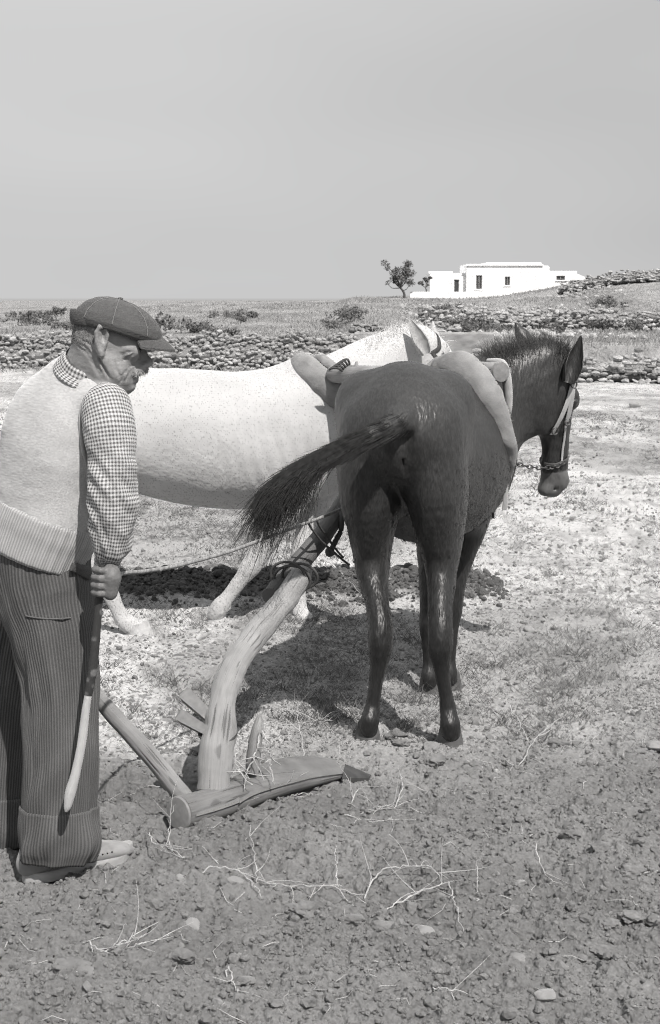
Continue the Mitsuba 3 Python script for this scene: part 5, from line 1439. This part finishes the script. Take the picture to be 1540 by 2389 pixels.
ring = [(288, 925), (268, 903), (236, 902), (208, 918), (192, 948), (187, 985), (192, 1040), (204, 1100), (210, 1170), (208, 1240)]
arm = on_surface(VEST, ring, .001)
part(f'{MAN}__pullover', 'armhole_edge', tube(spline(arm, 50), .0055, sides=8)[:2], 'vest_rib', smooth=True, uv=tube(spline(arm, 50), .0055, sides=8)[2])
a = np.linspace(0, 2 * np.pi, 40)

# checked shirt
def sleeve(rows, seed, side):
    R_ = spline(np.array([lo(*x) for x in rows]), 110)
    def wr(V, uv):
        s_ = uv[..., 1]; e_ = np.exp(-((s_ - s_.max() * .60) / .10) ** 2) + .8 * np.exp(-((s_ - s_.max() * .92) / .09) ** 2) + .25
        return .009 * (meshkit.fbm(V * [13, 13, 16] + seed, 3, seed) - .5) + e_ * .015 * (meshkit.noise(np.stack([np.cos(uv[..., 0] * 6.283) * 1.4, np.sin(uv[..., 0] * 6.283) * 1.4, s_ * 34 + 2.5 * np.sin(uv[..., 0] * 6.283 + seed)], -1), seed) - .5)
    return tube(R_[:, :3], R_[:, 3], R_[:, 4], side=side, sides=90, disp=wr)
tb = sleeve([(232, 922, 4.115, .03, .03), (240, 930, 4.10, .054, .054), (248, 958, 4.075, .066, .068), (256, 1008, 4.05, .068, .068), (262, 1080, 4.035, .064, .064), (264, 1165, 4.025, .063, .064), (262, 1225, 4.03, .058, .060), (256, 1275, 4.04, .047, .050), (251, 1300, 4.055, .036, .038), (250, 1312, 4.06, .031, .033)], 3, (0.1, 1.0, 0))
part(MAN, 'shirt_sleeve', tb[:2], 'gingham', smooth=True, uv=tb[2])
R_ = spline(np.array([lo(251, 1306, 4.058, .033, .035), lo(249, 1322, 4.064, .033, .035), lo(247, 1338, 4.066, .034, .036)]), 12)
tb2 = tube(R_[:, :3], R_[:, 3], R_[:, 4], side=(0.1, 1, 0), sides=60, caps=False, disp=lambda V, uv: .004 * (meshkit.fbm(V * 30, 2, 9) - .5))
part(f'{MAN}__shirt_sleeve', 'cuff', tb2[:2], 'gingham', smooth=True, uv=tb2[2])
tb = sleeve([(190, 895, 4.36, .04, .04), (180, 915, 4.39, .066, .066), (178, 1060, 4.46, .060, .060), (172, 1200, 4.50, .055, .055), (148, 1360, 4.53, .042, .042), (136, 1430, 4.54, .034, .034)], 5, (0.1, 1.0, 0))
part(MAN, 'shirt_sleeve', tb[:2], 'gingham', smooth=True, uv=tb[2])
R_ = spline(np.array([lo(206, 880, 4.195, .104, .098), lo(211, 862, 4.187, .094, .090), lo(215, 843, 4.175, .082, .078), lo(216, 838, 4.172, .076, .072)]), 16)
tb = tube(R_[:, :3], R_[:, 3], R_[:, 4], side=RT, sides=80, caps=False, disp=lambda V, uv: .004 * (meshkit.fbm(V * 22, 2, 6) - .5))
part(MAN, 'shirt_collar', tb[:2], 'gingham', smooth=True, uv=tb[2])

# corduroy trousers with turn-ups
def leg_cloth(rows, seed):
    R_ = spline(np.array([lo(*x) for x in rows]), 150)
    def wr(V, uv):
        th = uv[..., 0] * 2 * math.pi; s_ = uv[..., 1]; L_ = s_.max()
        low = np.exp(-((s_ - L_ * .93) / .09) ** 2)
        vert = meshkit.fbm(np.stack([np.cos(th) * 2.2, np.sin(th) * 2.2, s_ * 2.2 + seed], -1), 3, seed) - .5
        slant = meshkit.noise(np.stack([np.cos(th) * 1.5, np.sin(th) * 1.5, s_ * 13 + 1.6 * np.sin(th + seed)], -1), seed + 3) - .5
        return .042 * vert + .012 * slant + low * .022 * slant
    return tube(R_[:, :3], R_[:, 3], R_[:, 4], side=RT, sides=172, disp=wr)
near = leg_cloth([(96, 1222, 4.27, .150, .110), (90, 1300, 4.255, .164, .132), (108, 1400, 4.225, .138, .130), (126, 1480, 4.20, .115, .118), (142, 1640, 4.18, .100, .106), (142, 1760, 4.17, .100, .104), (138, 1880, 4.16, .098, .102), (134, 1960, 4.158, .098, .100), (131, 1988, 4.156, .090, .094)], 2)
far_ = leg_cloth([(86, 1240, 4.30, .10, .09), (66, 1330, 4.38, .140, .132), (48, 1450, 4.42, .115, .118), (24, 1600, 4.44, .102, .106), (10, 1760, 4.44, .100, .102), (2, 1880, 4.44, .098, .100), (-2, 1945, 4.44, .096, .098)], 5)
put(f'{MAN}__trousers', cat([near[:2], far_[:2]]), 'corduroy', smooth=True, uv=np.vstack([near[2], far_[2]]))
for tb_, k0 in ((near, 127), (far_, 128)):
    G = tb_[0][:150 * 173].reshape(150, 173, 3)[k0:]; UVc = tb_[2][:150 * 173].reshape(150, 173, 2)[k0:]
    out_ = nrm((G - G.mean(1, keepdims=True)) * [1, 1, .15]); t_ = np.linspace(0, 1, len(G))[:, None, None]
    Gc = G + out_ * (.007 + .006 * np.sin(np.pi * np.clip(t_ * 1.15, 0, 1)) + .004 * (meshkit.fbm(G * 20, 2, 3)[..., None] - .5)) - np.array([0, 0, .014]) * t_
    rows_ = np.concatenate([G[:1] + out_[:1] * .001, Gc, Gc[-1:] - out_[-1:] * .006 + [0, 0, .002], G[-1:] - out_[-1:] * .004]); UVc = np.concatenate([UVc[:1], UVc, UVc[-1:], UVc[-1:]])
    n_ = len(rows_); i, j = np.meshgrid(np.arange(n_ - 1), np.arange(172), indexing='ij'); q = np.stack([i * 173 + j, i * 173 + j + 1, (i + 1) * 173 + j + 1, (i + 1) * 173 + j], -1).reshape(-1, 4)
    part(f'{MAN}__trousers', 'turn_up', (rows_.reshape(-1, 3), quads(q)), 'corduroy', smooth=50 if False else True, uv=UVc.reshape(-1, 2))
TRV = near[0]
part(f'{MAN}__trousers', 'pocket_seam', tube(spline(on_surface(TRV, [(60, 1437), (90, 1442), (130, 1444), (165, 1441)], .0008), 20), .0022, sides=6)[:2], 'seam', smooth=True)
c = on_surface(TRV, [(90, 1309)], .002)[0]; a = np.linspace(0, 2 * np.pi, 17)
part(f'{MAN}__trousers', 'button', cat([tube(c + np.c_[np.cos(a) * .007, a * 0, np.sin(a) * .007], .0022, sides=6, caps=False)[:2], (ICO1[0] * [.006, .0025, .006] + c, ICO1[1])]), 'seam', smooth=True)
fl = spline(on_surface(TRV, [(168, 1322), (188, 1330), (210, 1338)], .004), 14)
part(f'{MAN}__trousers', 'pocket_flap', tube(fl, np.linspace(.012, .020, 14), .006, side=(0, 0, 1), sides=12)[:2], 'tweed', smooth=True)

# canvas shoes
def shoe(heel, toe, z0):
    f_ = nrm(np.array([toe[0] - heel[0], toe[1] - heel[1], 0])); r_ = np.array([f_[1], -f_[0], 0]); L_ = np.hypot(*(toe - heel)[:2]); o = np.array([heel[0], heel[1], z0])
    q = lambda x, y, z: o + f_ * x * L_ + r_ * y + np.array([0, 0, z])
    Fs = Field(np.minimum(heel, toe) - [.12, .12, .08], np.maximum(heel, toe) + [.12, .12, .22], .004)
    Fs.loft([[*q(.03, 0, .050), .032, .034], [*q(.15, 0, .062), .038, .052], [*q(.32, 0, .062), .040, .052], [*q(.50, .003, .052), .043, .042], [*q(.70, .005, .042), .047, .030], [*q(.88, .004, .034), .042, .022], [*q(.97, .002, .028), .028, .015]], r_, .02, 40)
    Fs.path([q(.10, 0, .08), q(.12, 0, .15)], [.036, .036], .03)
    t = Fs.mesh(3); k1 = part(MAN, 'shoe', t, 'shoe_canvas', smooth=True)
    xs = np.linspace(0, 1, 26); w_ = np.interp(xs, [0, .06, .15, .35, .5, .7, .88, 1], [.012, .030, .040, .040, .043, .051, .044, .010])
    out = np.vstack([np.c_[xs, w_], np.c_[xs[::-1], -w_[::-1] * .94]])
    rows = []
    for zz, sc in ((.000, .97), (.006, 1.0), (.020, 1.02), (.026, 1.0), (.030, .97)):
        rows.append(np.array([q(.5 + (x - .5) * (1.0 + .02 * sc), y * sc, zz + .018 * max(0, x - .8) / .2) for x, y in out]))
    n = len(out); V = np.vstack(rows + [rows[0].mean(0)[None], rows[-1].mean(0)[None]]); j = np.arange(n); j2 = (j + 1) % n
    f = np.vstack([quads(np.stack([k_ * n + j, k_ * n + j2, (k_ + 1) * n + j2, (k_ + 1) * n + j], 1)) for k_ in range(4)] + [np.stack([j2, j, j * 0 + 5 * n], 1), np.stack([4 * n + j, 4 * n + j2, j * 0 + 5 * n + 1], 1)])
    part(k1, 'sole', (V, f), 'rubber', smooth=40)
    for x in np.linspace(.56, .74, 5):
        part(k1, 'eyelet', (ICO1[0] * .0028 + q(x, .050, .048), ICO1[1]), 'black')
    return k1
shoe(np.array([*flat(58, 2056)[:2], 0]), np.array([*flat(304, 1996)[:2], 0]), -.004)
shoe(np.array([*flat(-62, 1985)[:2], 0]), np.array([*flat(140, 1940)[:2], 0]), -.004)

# the goad in his hand
k = thing('goad_stick', 'stick with dark bark above and a peeled pale end, held by the farmer', 'stick')
tb = pole([(240, 1318, 4.022, .009), (237, 1340, 4.02, .011), (232, 1390, 4.018, .011), (226, 1460, 4.015, .0115), (217, 1550, 4.012, .0115), (206, 1622, 4.01, .011)], 11, 60, 14, .18)
part(k, 'bark', tb[:2], 'bark', smooth=True)
tb = pole([(206.5, 1618, 4.01, .0100), (201, 1650, 4.007, .0108), (191, 1730, 3.998, .0115), (176, 1805, 3.99, .0125), (164, 1850, 3.985, .0140), (157, 1884, 3.98, .010), (154, 1894, 3.978, .004)], 12, 60, 14, .10)
part(k, 'peeled_end', tb[:2], 'peeled', smooth=True)
